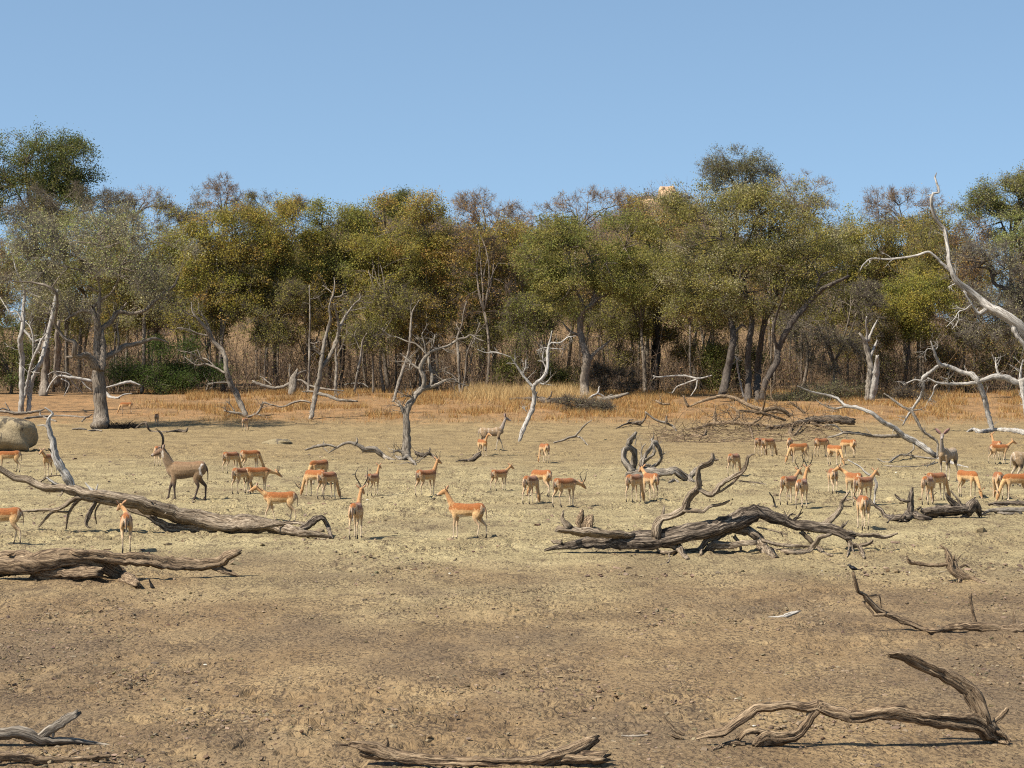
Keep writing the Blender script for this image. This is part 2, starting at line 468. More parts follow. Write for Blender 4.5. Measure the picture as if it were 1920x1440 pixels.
# ------------------------------------------------------------------ ground: one sheet from the camera's feet to the horizon
def build_ground():
    uc = np.linspace(-0.31, 0.31, 520)
    ue = 0.31 + np.cumsum(0.012 * 1.32 ** np.arange(20))
    u = np.concatenate([-ue[::-1], uc, ue])
    y0 = np.array([-400, -150, -60, -20, 0, 8, 13, 16])
    yd = np.exp(np.linspace(math.log(18.5), math.log(200), 760))
    y1 = np.concatenate([np.linspace(203, 520, 60), 520 * 1.12 ** np.arange(1, 28)])
    y = np.concatenate([y0, yd, y1])
    U, Yg = np.meshgrid(u, y)
    X = U * np.maximum(np.abs(Yg), 18)
    Z = terrain(X, Yg)
    fade = sstep(17, 20, Yg) * (1 - sstep(120, 200, Yg)) * (np.abs(U) < 0.33)
    patch = 0.35 + 1.1 * sstep(0.42, 0.68, fbm(X / 2.6, Yg / 3.2, 21, 3))
    d = 0.075 * (fbm(X / 0.34, Yg / 0.42, 31, 3) - 0.5) * patch
    d += 0.05 * (fbm(X / 1.7, Yg / 2.0, 41, 2) - 0.5)
    hoof = sstep(0.66, 0.80, vnoise(X / 0.22, Yg / 0.30, 51))
    d -= 0.035 * hoof * patch
    lump = sstep(0.70, 0.86, vnoise(X / 0.16 + 7.7, Yg / 0.24, 61))
    d += (0.012 + 0.045 * sstep(32, 60, Yg)) * lump * patch
    Z = Z + d * fade
    ny, nx = Z.shape
    V = np.stack([X, Yg, Z], -1).reshape(-1, 3)
    i = np.arange(ny - 1)[:, None] * nx; j = np.arange(nx - 1)[None]
    Q = np.stack([i + j, i + j + 1, i + nx + j + 1, i + nx + j], -1).reshape(-1, 4)
    tag(ob("ground", mk("ground", V, Q), M_ground), kind="structure")
build_ground()

def icos(rng):
    t = (1 + 5 ** 0.5) / 2
    v = np.array([(-1, t, 0), (1, t, 0), (-1, -t, 0), (1, -t, 0), (0, -1, t), (0, 1, t), (0, -1, -t), (0, 1, -t), (t, 0, -1), (t, 0, 1), (-t, 0, -1), (-t, 0, 1)], float)
    v /= np.linalg.norm(v[0])
    f = np.array([(0, 11, 5), (0, 5, 1), (0, 1, 7), (0, 7, 10), (0, 10, 11), (1, 5, 9), (5, 11, 4), (11, 10, 2), (10, 7, 6), (7, 1, 8), (3, 9, 4), (3, 4, 2), (3, 2, 6), (3, 6, 8), (3, 8, 9), (4, 9, 5), (2, 4, 11), (6, 2, 10), (8, 6, 7), (9, 8, 1)])
    return v, f

def build_clods():
    rng = np.random.default_rng(11)
    n = 60000
    py = 812 + 700 * rng.uniform(0, 1, n) ** 0.8
    px = rng.uniform(-260, 2180, n)
    Y = 4.0 * FOC / (py - HZ)
    X = (px - 960) * Y / FOC
    keep = rng.uniform(0, 1, n) < 0.10 + 0.9 * sstep(0.47, 0.66, fbm(X / 2.2, Y / 3.5, 77, 3))
    X, Y = X[keep][:17000], Y[keep][:17000]
    n = len(X)
    v, f = icos(rng)
    s = (0.010 + 0.026 * rng.uniform(0, 1, n) ** 3.0) * (0.75 + 0.40 * sstep(25, 100, Y)) * 1.1
    k = rng.uniform(0, 1, n) < 0.012; s[k] *= 1.8
    k = (Y > 42) & (Y < 105) & (rng.uniform(0, 1, n) < 0.55); s[k] *= rng.uniform(1.2, 2.3, k.sum())
    V = v[None] * rng.uniform(0.45, 1.5, (n, 12, 1)) * s[:, None, None]
    V[..., 0] *= rng.uniform(0.9, 1.7, n)[:, None]; V[..., 2] *= rng.uniform(0.5, 0.85, n)[:, None]
    a = rng.uniform(0, 6.28, n)
    x = V[..., 0] * np.cos(a)[:, None] - V[..., 1] * np.sin(a)[:, None]
    y = V[..., 0] * np.sin(a)[:, None] + V[..., 1] * np.cos(a)[:, None]
    V = np.stack([x + X[:, None], y + Y[:, None], V[..., 2] + (terrain(X, Y) + s * 0.1)[:, None]], -1).reshape(-1, 3)
    F = (f[None] + np.arange(n)[:, None, None] * 12).reshape(-1, 3)
    c = np.array([0.165, 0.122, 0.078]) * rng.uniform(0.55, 1.5, (n, 1)) + rng.uniform(-.01, .01, (n, 3))
    c[rng.uniform(0, 1, n) < 0.003] = (0.5, 0.46, 0.38)
    o = ob("mud_clods", mk("mud_clods", V, None, F, np.repeat(np.clip(c, 0.01, 1), 12, axis=0), None, False), M_twig)
    tag(o, "loose dried mud clods and droppings strewn over the trampled pan", "mud clods", kind="stuff")
build_clods()

# ------------------------------------------------------------------ dead wood: skeletons of points (x, y, radius) laid out with their own depth
CROPS = {'A': (0, 520, .25), 'B': (480, 520, .25), 'C': (960, 520, .25), 'D': (1440, 520, .25), 'E': (0, 760, .25), 'F': (480, 760, .25),
         'G': (1020, 840, 1 / 3), 'H': (1440, 760, .25), 'I': (1440, 1080, .25), 'J': (960, 1080, .25), 'K': (480, 1080, .25), 'L': (0, 1080, .25), 'M': (960, 760, .25)}

def skeleton(crop, polys, Y0, rng, lean=0.35, sink=0.35, rmul=1.0):
    """turn the traced limbs into world space curves; every limb leaves its parent at the parent's depth and then
    wanders towards or away from the viewer, and nothing sinks far below the ground"""
    ox, oy, k = CROPS[crop]
    done = []; out = []
    for bi, poly in enumerate(polys):
        q = np.array([(ox + a * k, oy + b * k, r * k * rmul) for a, b, r in poly], float)
        L = np.concatenate([[0], np.cumsum(np.hypot(*np.diff(q[:, :2], axis=0).T))]) if len(q) > 1 else np.zeros(1)
        Lm = L * Y0 / FOC
        d0 = 0.0
        if bi and done:
            D = np.vstack(done)
            e = np.hypot(D[:, 0] - q[0, 0], D[:, 1] - q[0, 1]); e1 = np.hypot(D[:, 0] - q[-1, 0], D[:, 1] - q[-1, 1])
            if e1.min() < e.min() - 2:
                q = q[::-1]; L = L[-1] - L[::-1]; Lm = L * Y0 / FOC; e = e1
            d0 = D[e.argmin(), 2]
        sl = rng.uniform(-1, 1) * (lean * 0.5 if bi == 0 else lean * 1.5)
        ph = rng.uniform(0, 6.28)
        dy = d0 + sl * Lm + 0.10 * np.minimum(Lm, 3) * np.sin(Lm * 1.3 + ph)
        pts = []
        tg = np.gradient(q[:, :2], axis=0) if len(q) > 1 else np.zeros((1, 2))
        vert = np.abs(tg[:, 1]) / (np.hypot(tg[:, 0], tg[:, 1]) + 1e-6)
        for (a, b, r), d, vf in zip(q, dy, vert):
            Y = Y0 + d
            z = CAM_H - (b - HZ) * Y / FOC
            rw = r * Y / FOC
            g = float(terrain((a - 960) * Y / FOC, Y))
            lift = (1 - sink) * (1 - vf ** 2)
            if z - rw * lift < g - 0.02:
                Yn = groundY(a, b + r * lift)
                Y = Y + (Yn - Y) * 1.0
            p = P(a, b, Y)
            pts.append((p[0], p[1], p[2], r * Y / FOC))
            done.append(np.array([[a, b, Y - Y0]]))
        out.append(np.array(pts))
    return out

def add_twigs(mb, PR, n, length, rng, up=0.3, r=None):
    """short side twigs with one fork each along a limb"""
    if n <= 0: return
    m = len(PR)
    for _ in range(n):
        t = rng.uniform(0.25, 1.0) * (m - 1); i = int(min(m - 2, t)); f = t - i
        p = PR[i] * (1 - f) + PR[i + 1] * f
        T = PR[i + 1, :3] - PR[i, :3]; T /= np.linalg.norm(T) + 1e-9
        d = rng.normal(0, 1, 3); d -= T * d.dot(T); d /= np.linalg.norm(d) + 1e-9
        d = d + T * rng.uniform(0.2, 1.1) + np.array([0, 0, up]); d /= np.linalg.norm(d)
        l = length * rng.uniform(0.4, 1.2); r0 = min(p[3] * 0.5, r or 0.024 * length + 0.004)
        pts = [p[:3]]; q = p[:3].copy()
        for s in range(3):
            d = d + rng.normal(0, 0.28, 3); d /= np.linalg.norm(d)
            q = q + d * l / 3; pts.append(q.copy())
        pr = np.array([[*a, r0 * (1 - 0.28 * j)] for j, a in enumerate(pts)])
        tube(mb, pr, 4, rng, 0.05)
        for _k in range(2):
            j = rng.integers(1, 3); d2 = d + rng.normal(0, 0.7, 3); d2 /= np.linalg.norm(d2)
            prisms(mb, [pts[j]], [pts[j] + d2 * l * rng.uniform(0.3, 0.6)], r0 * 0.5, r0 * 0.2)

def wood(name, label, cat, crop, base, polys, mat, seed=1, ns=8, flute=0.12, rough=0.06, twigs=0, tlen=0.6, tup=0.3, lean=0.35,
         sink=0.35, group=None, Y0=None, rmul=1.0, first="trunk", rest="branch", bmat=None, stubs=0):
    rng = np.random.default_rng(seed)
    if Y0 is None: Y0 = groundY(*base)
    sk = skeleton(crop, polys, Y0, rng, lean, sink, rmul)
    loc = sk[0][0, :3].copy(); loc[2] = float(terrain(loc[0], loc[1]))
    meshes = []
    for bi, pr in enumerate(sk):
        mb = MB()
        rmax = pr[:, 3].max()
        px_r = rmax * FOC / Y0
        n = ns if px_r > 2.2 else (6 if px_r > 1.2 else 5)
        if px_r > 7: n = max(n, 16)
        dn = catmull(pr, max(0.9 * rmax, 3.0 * Y0 / FOC))
        kn = rng.normal(0, 0.10, (len(dn), 3)) * dn[:, 3:4]
        dn[:, :3] += kn; dn[:, 3] *= 1 + rng.normal(0, 0.05, len(dn))
        tube(mb, dn, n, rng, rough, flute if n >= 8 else 0.05)
        if twigs: add_twigs(mb, dn, max(0, int(round(twigs * (1.0 if bi else 0.5)))), tlen, rng, tup)
        if stubs and rmax > 0.15: add_twigs(mb, dn, stubs, 0.32, rng, 0.4, rmax * 0.28)
        meshes.append(mb)
    if len(meshes) == 1:
        o = ob(name, meshes[0].mesh(name, loc), mat, None, loc)
        return tag(o, label, cat, group)
    t = thing(name, label, cat, loc, group)
    for bi, mb in enumerate(meshes):
        ob(first if bi == 0 else rest, mb.mesh(first if bi == 0 else rest, loc), (bmat.get(bi, mat) if isinstance(bmat, dict) else (mat if bi == 0 or bmat is None else bmat)), t)
    return t

# standing dead trees -------------------------------------------------------------------
wood("dead_tree", "bleached dead tree of three pale stems at the left edge above the boulder", "dead tree", 'A', (42, 774), [
    [(160, 1015, 27), (165, 900, 25), (160, 750, 24), (165, 620, 26), (150, 480, 22), (165, 400, 20), (175, 250, 16), (185, 110, 12), (160, 40, 8), (120, -60, 6), (100, -140, 5), (65, -250, 3)],
    [(215, 1005, 22), (225, 850, 22), (245, 760, 20), (300, 650, 20), (330, 560, 20), (360, 430, 22), (385, 330, 20), (400, 240, 16), (415, 150, 10), (430, 90, 5)],
    [(185, 900, 14), (215, 740, 12), (245, 620, 11), (290, 530, 12), (310, 470, 8), (350, 420, 5)],
    [(175, 395, 12), (220, 440, 11), (255, 480, 10), (300, 465, 9), (340, 470, 6)],
    [(165, 330, 8), (125, 260, 7), (70, 255, 6), (0, 150, 4)], [(245, 620, 6), (250, 480, 6), (230, 380, 5), (190, 330, 3)],
    [(160, 60, 6), (230, 120, 5), (300, 150, 3)]], M_bleach, 11, twigs=6, rmul=0.88, tlen=1.3, lean=0.3)
wood("dead_tree", "slender dead tree leaning left out of the dry grass, forked pale crown", "dead tree", 'A', (462, 782), [
    [(1850, 1050, 20), (1790, 920, 26), (1730, 800, 26), (1700, 700, 22), (1690, 600, 20), (1660, 540, 20), (1600, 480, 18), (1560, 400, 16), (1490, 320, 12), (1445, 260, 8), (1435, 190, 4)],
    [(1590, 450, 10), (1560, 360, 9), (1530, 300, 8), (1495, 270, 6), (1490, 190, 4)], [(1560, 440, 9), (1480, 420, 8), (1410, 390, 6), (1330, 380, 4)],
    [(1690, 720, 10), (1620, 680, 9), (1540, 650, 8), (1480, 660, 7), (1440, 640, 5), (1390, 600, 4)], [(1620, 680, 7), (1560, 620, 6), (1510, 600, 5), (1480, 540, 4)],
    [(1540, 640, 6), (1430, 570, 5), (1330, 545, 3)], [(1500, 310, 6), (1400, 270, 5), (1360, 235, 3)], [(1720, 790, 9), (1640, 790, 8), (1560, 800, 5)],
    [(1850, 1040, 13), (1790, 1020, 14), (1730, 1010, 11), (1680, 1000, 5)], [(1850, 1050, 12), (1890, 1040, 10), (1940, 1010, 8), (1960, 960, 5), (1970, 930, 3)], [(1760, 1005, 6), (1730, 960, 5), (1700, 930, 3)]],
    M_grey, 12, twigs=7, rmul=0.86, tlen=1.0, lean=0.3)
wood("dead_tree", "forked grey dead tree with tall bare antler-like limbs leaning right", "dead tree", 'B', (583, 785), [
    [(410, 1065, 18), (430, 960, 20), (455, 840, 22), (480, 740, 20), (490, 620, 18), (510, 500, 16), (540, 380, 14), (560, 310, 12), (550, 220, 8), (580, 120, 7), (590, 50, 5), (585, 0, 3)],
    [(485, 690, 16), (560, 580, 16), (600, 480, 15), (630, 380, 14), (660, 310, 12), (700, 250, 9), (740, 200, 8), (780, 160, 6), (780, 120, 4)],
    [(585, 540, 10), (610, 480, 11), (620, 360, 11), (600, 260, 8), (585, 200, 5)], [(580, 150, 6), (640, 140, 6), (655, 100, 4)], [(575, 120, 4), (530, 80, 4), (500, 60, 3)],
    [(490, 590, 6), (460, 560, 5), (435, 545, 3)], [(450, 870, 14), (540, 890, 14), (620, 920, 13), (700, 925, 12), (760, 930, 7)], [(450, 860, 9), (400, 855, 8), (345, 858, 4)],
    [(700, 250, 5), (760, 240, 4), (820, 225, 3)]], M_grey, 13, twigs=7, rmul=0.86, tlen=0.9)
wood("dead_tree", "gnarled grey dead tree with hollow trunk and contorted white limbs on the open pan", "dead tree", 'B', (762, 858), [
    [(1130, 1350, 36), (1130, 1240, 33), (1130, 1120, 30), (1125, 1030, 28), (1150, 960, 30), (1190, 900, 24), (1240, 840, 22), (1300, 825, 18)],
    [(1300, 825, 16), (1370, 800, 14), (1430, 770, 10), (1480, 765, 8), (1520, 795, 6), (1595, 815, 3)],
    [(1245, 835, 18), (1265, 770, 22), (1235, 700, 20), (1240, 660, 18), (1270, 600, 16), (1320, 555, 12), (1390, 530, 10), (1450, 510, 9), (1520, 465, 10), (1580, 450, 9), (1610, 430, 8), (1660, 460, 6), (1715, 480, 3)],
    [(1305, 830, 14), (1320, 760, 14), (1305, 680, 12), (1290, 600, 10), (1265, 560, 8), (1200, 500, 7), (1130, 480, 6), (1060, 450, 5), (1010, 440, 5), (970, 415, 4), (945, 380, 3)],
    [(1275, 580, 6), (1260, 480, 6), (1245, 430, 5), (1275, 380, 3)], [(1235, 690, 12), (1180, 660, 9), (1130, 610, 7), (1080, 570, 4)], [(1290, 600, 6), (1340, 620, 5), (1370, 680, 3)],
    [(1125, 1030, 22), (1105, 1000, 18), (1080, 960, 10)], [(1160, 940, 12), (1175, 900, 10), (1110, 890, 6), (1090, 900, 4)], [(1310, 690, 6), (1340, 710, 5), (1360, 720, 3)], [(1180, 660, 6), (1160, 690, 5), (1150, 650, 3)],
    [(1120, 1330, 22), (1080, 1300, 13), (1030, 1305, 6)], [(1140, 1345, 22), (1100, 1365, 18), (1060, 1350, 12), (1045, 1335, 5)], [(1130, 1350, 22), (1180, 1385, 14), (1200, 1410, 6)], [(1400, 530, 6), (1440, 560, 5), (1460, 565, 3)], [(1300, 560, 5), (1330, 500, 5), (1340, 430, 3)]],
    M_grey, 14, twigs=8, rmul=0.9, tlen=0.85, lean=0.3)
wood("dead_tree", "slim pale dead tree with a Y fork, leaning right beyond the striding kudu", "dead tree", 'C', (974, 829), [
    [(55, 1235, 14), (80, 1150, 21), (110, 1080, 20), (150, 990, 20), (165, 900, 18), (160, 820, 20), (200, 780, 18), (250, 730, 18), (265, 660, 14), (268, 560, 14), (270, 530, 10), (285, 470, 6), (300, 400, 3)],
    [(155, 820, 14), (100, 760, 12), (60, 700, 10), (20, 640, 6), (-10, 600, 3)], [(270, 520, 7), (300, 490, 6), (360, 490, 6), (420, 450, 5), (480, 440, 4)], [(270, 530, 5), (310, 535, 5), (400, 540, 3)], [(270, 530, 5), (230, 530, 5), (185, 550, 3)],
    [(258, 690, 6), (230, 620, 4), (235, 560, 3)], [(75, 720, 6), (100, 680, 4), (100, 620, 3)], [(210, 790, 8), (240, 800, 7), (280, 765, 5), (290, 745, 3)], [(110, 1010, 4), (95, 990, 4), (88, 965, 3)], [(-5, 600, 4), (-90, 570, 5), (-140, 560, 5), (-200, 565, 4), (-260, 540, 2)]],
    M_bleach, 15, twigs=7, rmul=0.86, tlen=0.7)
wood("dead_tree", "pale broken dead trunk with two splintered stems beside the brushwood", "dead tree", 'D', (1630, 752), [
    [(745, 930, 20), (755, 800, 22), (765, 700, 24), (760, 610, 22), (735, 510, 20), (715, 460, 14), (685, 420, 7)],
    [(735, 500, 12), (745, 420, 10), (735, 350, 8), (740, 295, 4)], [(765, 600, 13), (790, 540, 10), (820, 470, 5)], [(750, 480, 11), (780, 400, 8), (820, 320, 4)], [(780, 930, 22), (800, 800, 24), (815, 680, 20), (820, 590, 10)]],
    M_grey, 16, twigs=1, tlen=0.7, bmat=M_bleach)
wood("dead_tree", "huge bleached dead limb arching in from the right edge into the sky", "dead tree", 'D', (1960, 800), [
    [(2230, 1180, 60), (2180, 960, 58), (2110, 760, 54), (2030, 580, 50), (1960, 470, 46), (1900, 390, 44), (1800, 300, 44), (1720, 250, 42), (1650, 220, 36), (1580, 160, 30), (1500, 90, 28), (1430, 40, 24), (1390, -30, 20), (1360, -100, 16), (1350, -220, 14), (1330, -310, 15), (1320, -370, 14), (1270, -420, 13), (1235, -500, 13), (1222, -590, 12), (1240, -630, 11), (1283, -635, 9), (1268, -700, 8), (1250, -750, 6), (1265, -785, 3)],
    [(1385, -40, 15), (1330, -80, 13), (1260, -150, 12), (1200, -190, 10), (1120, -165, 9), (1000, -145, 8), (880, -135, 8), (780, -140, 8), (720, -100, 6), (690, -50, 4)],
    [(1650, 230, 20), (1590, 270, 16), (1560, 250, 10), (1500, 160, 8), (1470, 110, 5)], [(1830, 350, 22), (1870, 440, 18), (1930, 520, 14), (1990, 620, 12)], [(1245, -625, 5), (1220, -622, 4), (1195, -610, 2)],
    [(1530, 200, 6), (1480, 240, 6), (1430, 260, 5), (1400, 310, 4), (1340, 370, 3)], [(1430, 260, 4), (1425, 330, 4), (1380, 390, 3)], [(1480, 240, 4), (1430, 230, 4), (1390, 235, 2)], [(1410, 45, 8), (1380, 60, 6), (1350, 75, 3)],
    [(1400, -10, 6), (1410, -60, 5), (1400, -100, 3)], [(1330, -300, 4), (1290, -330, 3), (1255, -350, 2)]],
    M_bleach, 17, ns=10, twigs=5, tlen=0.8, rmul=0.88, rough=0.1, lean=0.12, Y0=128)
wood("dead_tree", "bleached fallen tree of arching white limbs at the right edge above the log", "dead tree", 'D', (1860, 808), [
    [(1980, 1200, 30), (1940, 1172, 28), (1850, 1155, 27), (1760, 1145, 23), (1680, 1145, 20), (1590, 1160, 20), (1540, 1140, 16), (1490, 1160, 6)],
    [(1685, 1150, 20), (1650, 1020, 22), (1620, 900, 24), (1570, 780, 24), (1530, 730, 23), (1450, 710, 20), (1360, 670, 18), (1290, 650, 20), (1260, 600, 14), (1240, 540, 10), (1220, 480, 4)],
    [(1280, 660, 16), (1230, 700, 16), (1160, 760, 16), (1165, 830, 14), (1140, 900, 12), (1080, 990, 12), (1040, 1050, 9), (1010, 1110, 5)], [(1150, 780, 10), (1100, 770, 8), (1015, 805, 4)],
    [(1560, 790, 18), (1440, 800, 14), (1340, 800, 12), (1270, 790, 10), (1200, 755, 5)], [(1560, 790, 18), (1640, 760, 24), (1700, 740, 28), (1800, 760, 28), (1880, 790, 28), (1960, 760, 30), (2060, 720, 32)],
    [(1270, 800, 9), (1245, 830, 8), (1240, 870, 7), (1200, 930, 4)], [(1740, 740, 12), (1715, 690, 9), (1705, 600, 3)], [(1890, 780, 13), (1895, 700, 10), (1912, 620, 4)], [(1905, 800, 22), (1910, 880, 17), (1920, 950, 12), (1940, 1160, 10)],
    [(1350, 790, 5), (1345, 770, 5), (1340, 755, 3)], [(1240, 540, 4), (1190, 540, 3), (1170, 600, 2)], [(1260, 540, 4), (1275, 510, 3), (1250, 490, 2)]],
    M_bleach, 18, ns=10, twigs=6, tlen=0.9, rmul=0.82, rough=0.1, lean=0.2, first="log", rest="limb")
for lab, crop, base, polys, mat, sd in [
    ("leaning grey dead pole between the gnarled dead tree and the wood", 'B', (737, 753), [[(1030, 935, 12), (1060, 820, 14), (1100, 700, 14), (1140, 580, 12), (1155, 480, 12), (1160, 380, 10), (1170, 270, 7), (1200, 210, 5), (1225, 170, 3)], [(1165, 300, 5), (1160, 230, 4), (1165, 190, 2)]], M_grey, 21),
    ("twin-stemmed thin dead tree rising from the tall blond grass", 'B', (864, 742), [[(1535, 885, 14), (1525, 760, 13), (1520, 620, 12), (1510, 480, 10), (1520, 420, 8), (1545, 350, 6), (1560, 250, 5), (1580, 180, 3)], [(1540, 885, 10), (1570, 740, 9), (1580, 600, 8), (1610, 500, 6), (1650, 420, 5), (1680, 340, 3)], [(1510, 780, 7), (1480, 740, 6), (1410, 700, 3)], [(1560, 450, 5), (1500, 350, 3)], [(1650, 430, 4), (1720, 350, 3)]], M_grey, 22),
    ("straight grey dead pole just right of the forked antler-limbed tree", 'B', (629, 742), [[(595, 888, 13), (598, 780, 14), (605, 650, 13), (600, 580, 11), (615, 460, 8), (640, 380, 4)], [(605, 600, 6), (660, 480, 5), (690, 400, 3)]], M_grey, 23),
    ("short crooked dead sapling right of the straight grey pole", 'B', (665, 741), [[(738, 884, 12), (740, 855, 12), (760, 720, 10), (785, 600, 9), (800, 480, 7), (830, 420, 4)], [(790, 560, 5), (740, 440, 4), (760, 380, 2)]], M_grey, 24),
    ("thin whitish dead stick standing against the big olive tree's trunks", 'C', (1395, 748), [[(1740, 905, 10), (1710, 780, 9), (1690, 660, 8), (1680, 590, 4)], [(1690, 620, 5), (1670, 590, 3)]], M_bleach, 25),
    ("thin leafless pole standing left of the antler-limbed dead tree", 'B', (578, 741), [[(393, 886, 11), (395, 780, 10), (400, 620, 9), (400, 500, 8), (405, 300, 7), (400, 60, 4)], [(402, 490, 5), (440, 495, 4), (475, 480, 3)], [(402, 160, 4), (440, 160, 4), (485, 135, 2)]], M_grey, 26)]:
    wood("dead_tree", lab, "dead tree", crop, base, polys, mat, sd, twigs=7, rmul=0.86, tlen=0.8)
wood("dead_stump", "pale splintered dead stump with fallen arms in the grass", "stump", 'B', (550, 741), [
    [(272, 884, 36), (275, 840, 34), (278, 790, 33), (285, 745, 26), (300, 715, 16), (310, 690, 6)], [(300, 740, 14), (330, 715, 11), (380, 700, 5)], [(250, 800, 14), (200, 820, 13), (140, 830, 14), (60, 815, 16), (-20, 785, 14)], [(310, 770, 12), (345, 775, 10), (400, 810, 10), (470, 830, 9), (560, 842, 8), (660, 852, 5)], [(120, 810, 6), (60, 760, 5), (30, 740, 3)], [(255, 750, 8), (250, 700, 5), (258, 650, 3)]],
    M_grey, 31, twigs=7, rmul=0.86, tlen=0.5)

# fallen logs on the pan ----------------------------------------------------------------
wood("fallen_log", "long fallen grey trunk at the left with a white upright branch", "log", 'E', (400, 1000), [
    [(2280, 965, 34), (2190, 950, 48), (2100, 925, 50), (2000, 905, 50), (1920, 900, 56), (1800, 895, 62), (1650, 890, 68), (1500, 850, 64), (1380, 830, 60), (1280, 800, 56), (1150, 770, 54), (1000, 720, 52), (850, 690, 50), (740, 685, 48), (620, 660, 46), (540, 630, 42), (440, 620, 34), (340, 620, 30), (280, 600, 28), (200, 560, 26), (110, 550, 24), (40, 500, 22), (-60, 450, 20), (-200, 400, 16)],
    [(540, 625, 30), (500, 540, 30), (450, 460, 28), (420, 400, 26), (400, 330, 23), (400, 280, 20), (380, 230, 20), (360, 150, 16), (370, 90, 12), (395, 60, 9), (335, 15, 4)],
    [(355, 170, 8), (330, 150, 6), (280, 150, 3)], [(480, 610, 14), (420, 590, 11), (370, 560, 8), (350, 540, 5)], [(430, 400, 12), (400, 360, 9), (362, 325, 5)], [(700, 650, 14), (665, 615, 9), (640, 580, 5)], [(720, 640, 8), (735, 590, 4)],
    [(640, 690, 18), (560, 700, 16), (500, 740, 14), (430, 780, 12), (330, 785, 10), (150, 795, 6)], [(600, 700, 14), (550, 750, 12), (510, 830, 9), (495, 930, 5)], [(510, 800, 8), (400, 800, 8), (350, 840, 9), (290, 910, 7)],
    [(720, 720, 14), (680, 790, 16), (650, 860, 14), (650, 905, 8), (680, 920, 3)], [(760, 720, 8), (715, 800, 7), (725, 890, 4)], [(900, 730, 16), (1000, 790, 18), (1100, 820, 20), (1200, 880, 24), (1290, 925, 34), (1500, 925, 36), (1620, 925, 30)],
    [(2230, 955, 28), (2290, 910, 26), (2340, 870, 24), (2390, 840, 20), (2430, 852, 17), (2460, 920, 15), (2490, 1000, 9)], [(2250, 965, 24), (2350, 965, 24), (2420, 975, 18), (2480, 990, 10)], [(2330, 890, 14), (2200, 880, 14), (2080, 895, 14), (1960, 915, 8)], [(290, 590, 8), (320, 560, 8), (380, 530, 7), (460, 525, 4)], [(250, 560, 10), (225, 530, 4)], [(300, 600, 5), (220, 605, 4), (190, 630, 2)]],
    M_log, 41, ns=14, stubs=6, flute=0.24, lean=0.10, first="log", bmat={1: M_bleach, 2: M_bleach, 3: M_bleach, 4: M_burnt, 5: M_bleach, 6: M_bleach, 10: M_logdark, 13: M_logdark})
wood("fallen_log", "thick fluted brown log at the left edge with an arching foot", "log", 'E', (150, 1086), [
    [(-260, 1210, 86), (-40, 1200, 86), (100, 1190, 84), (250, 1190, 78), (400, 1170, 68), (520, 1150, 60), (650, 1150, 58), (760, 1175, 56), (830, 1225, 48), (900, 1280, 42), (980, 1315, 36), (1035, 1350, 22)],
    [(560, 1120, 40), (700, 1125, 44), (850, 1140, 44), (980, 1150, 44), (1100, 1160, 44), (1250, 1190, 42), (1400, 1200, 40), (1550, 1200, 36), (1640, 1180, 34), (1700, 1140, 32), (1760, 1110, 25), (1800, 1100, 12)],
    [(1600, 1210, 22), (1680, 1240, 20), (1760, 1270, 12), (1800, 1285, 5)], [(1450, 1180, 18), (1510, 1172, 14), (1570, 1168, 6)], [(250, 1250, 40), (360, 1262, 44), (500, 1262, 46), (620, 1262, 42), (740, 1255, 30)], [(1060, 1180, 14), (1090, 1195, 12), (1120, 1210, 5)], [(60, 1120, 12), (90, 1110, 7), (110, 1105, 3)]],
    M_brown, 42, ns=20, flute=0.28, rough=0.04, lean=0.08, first="log")
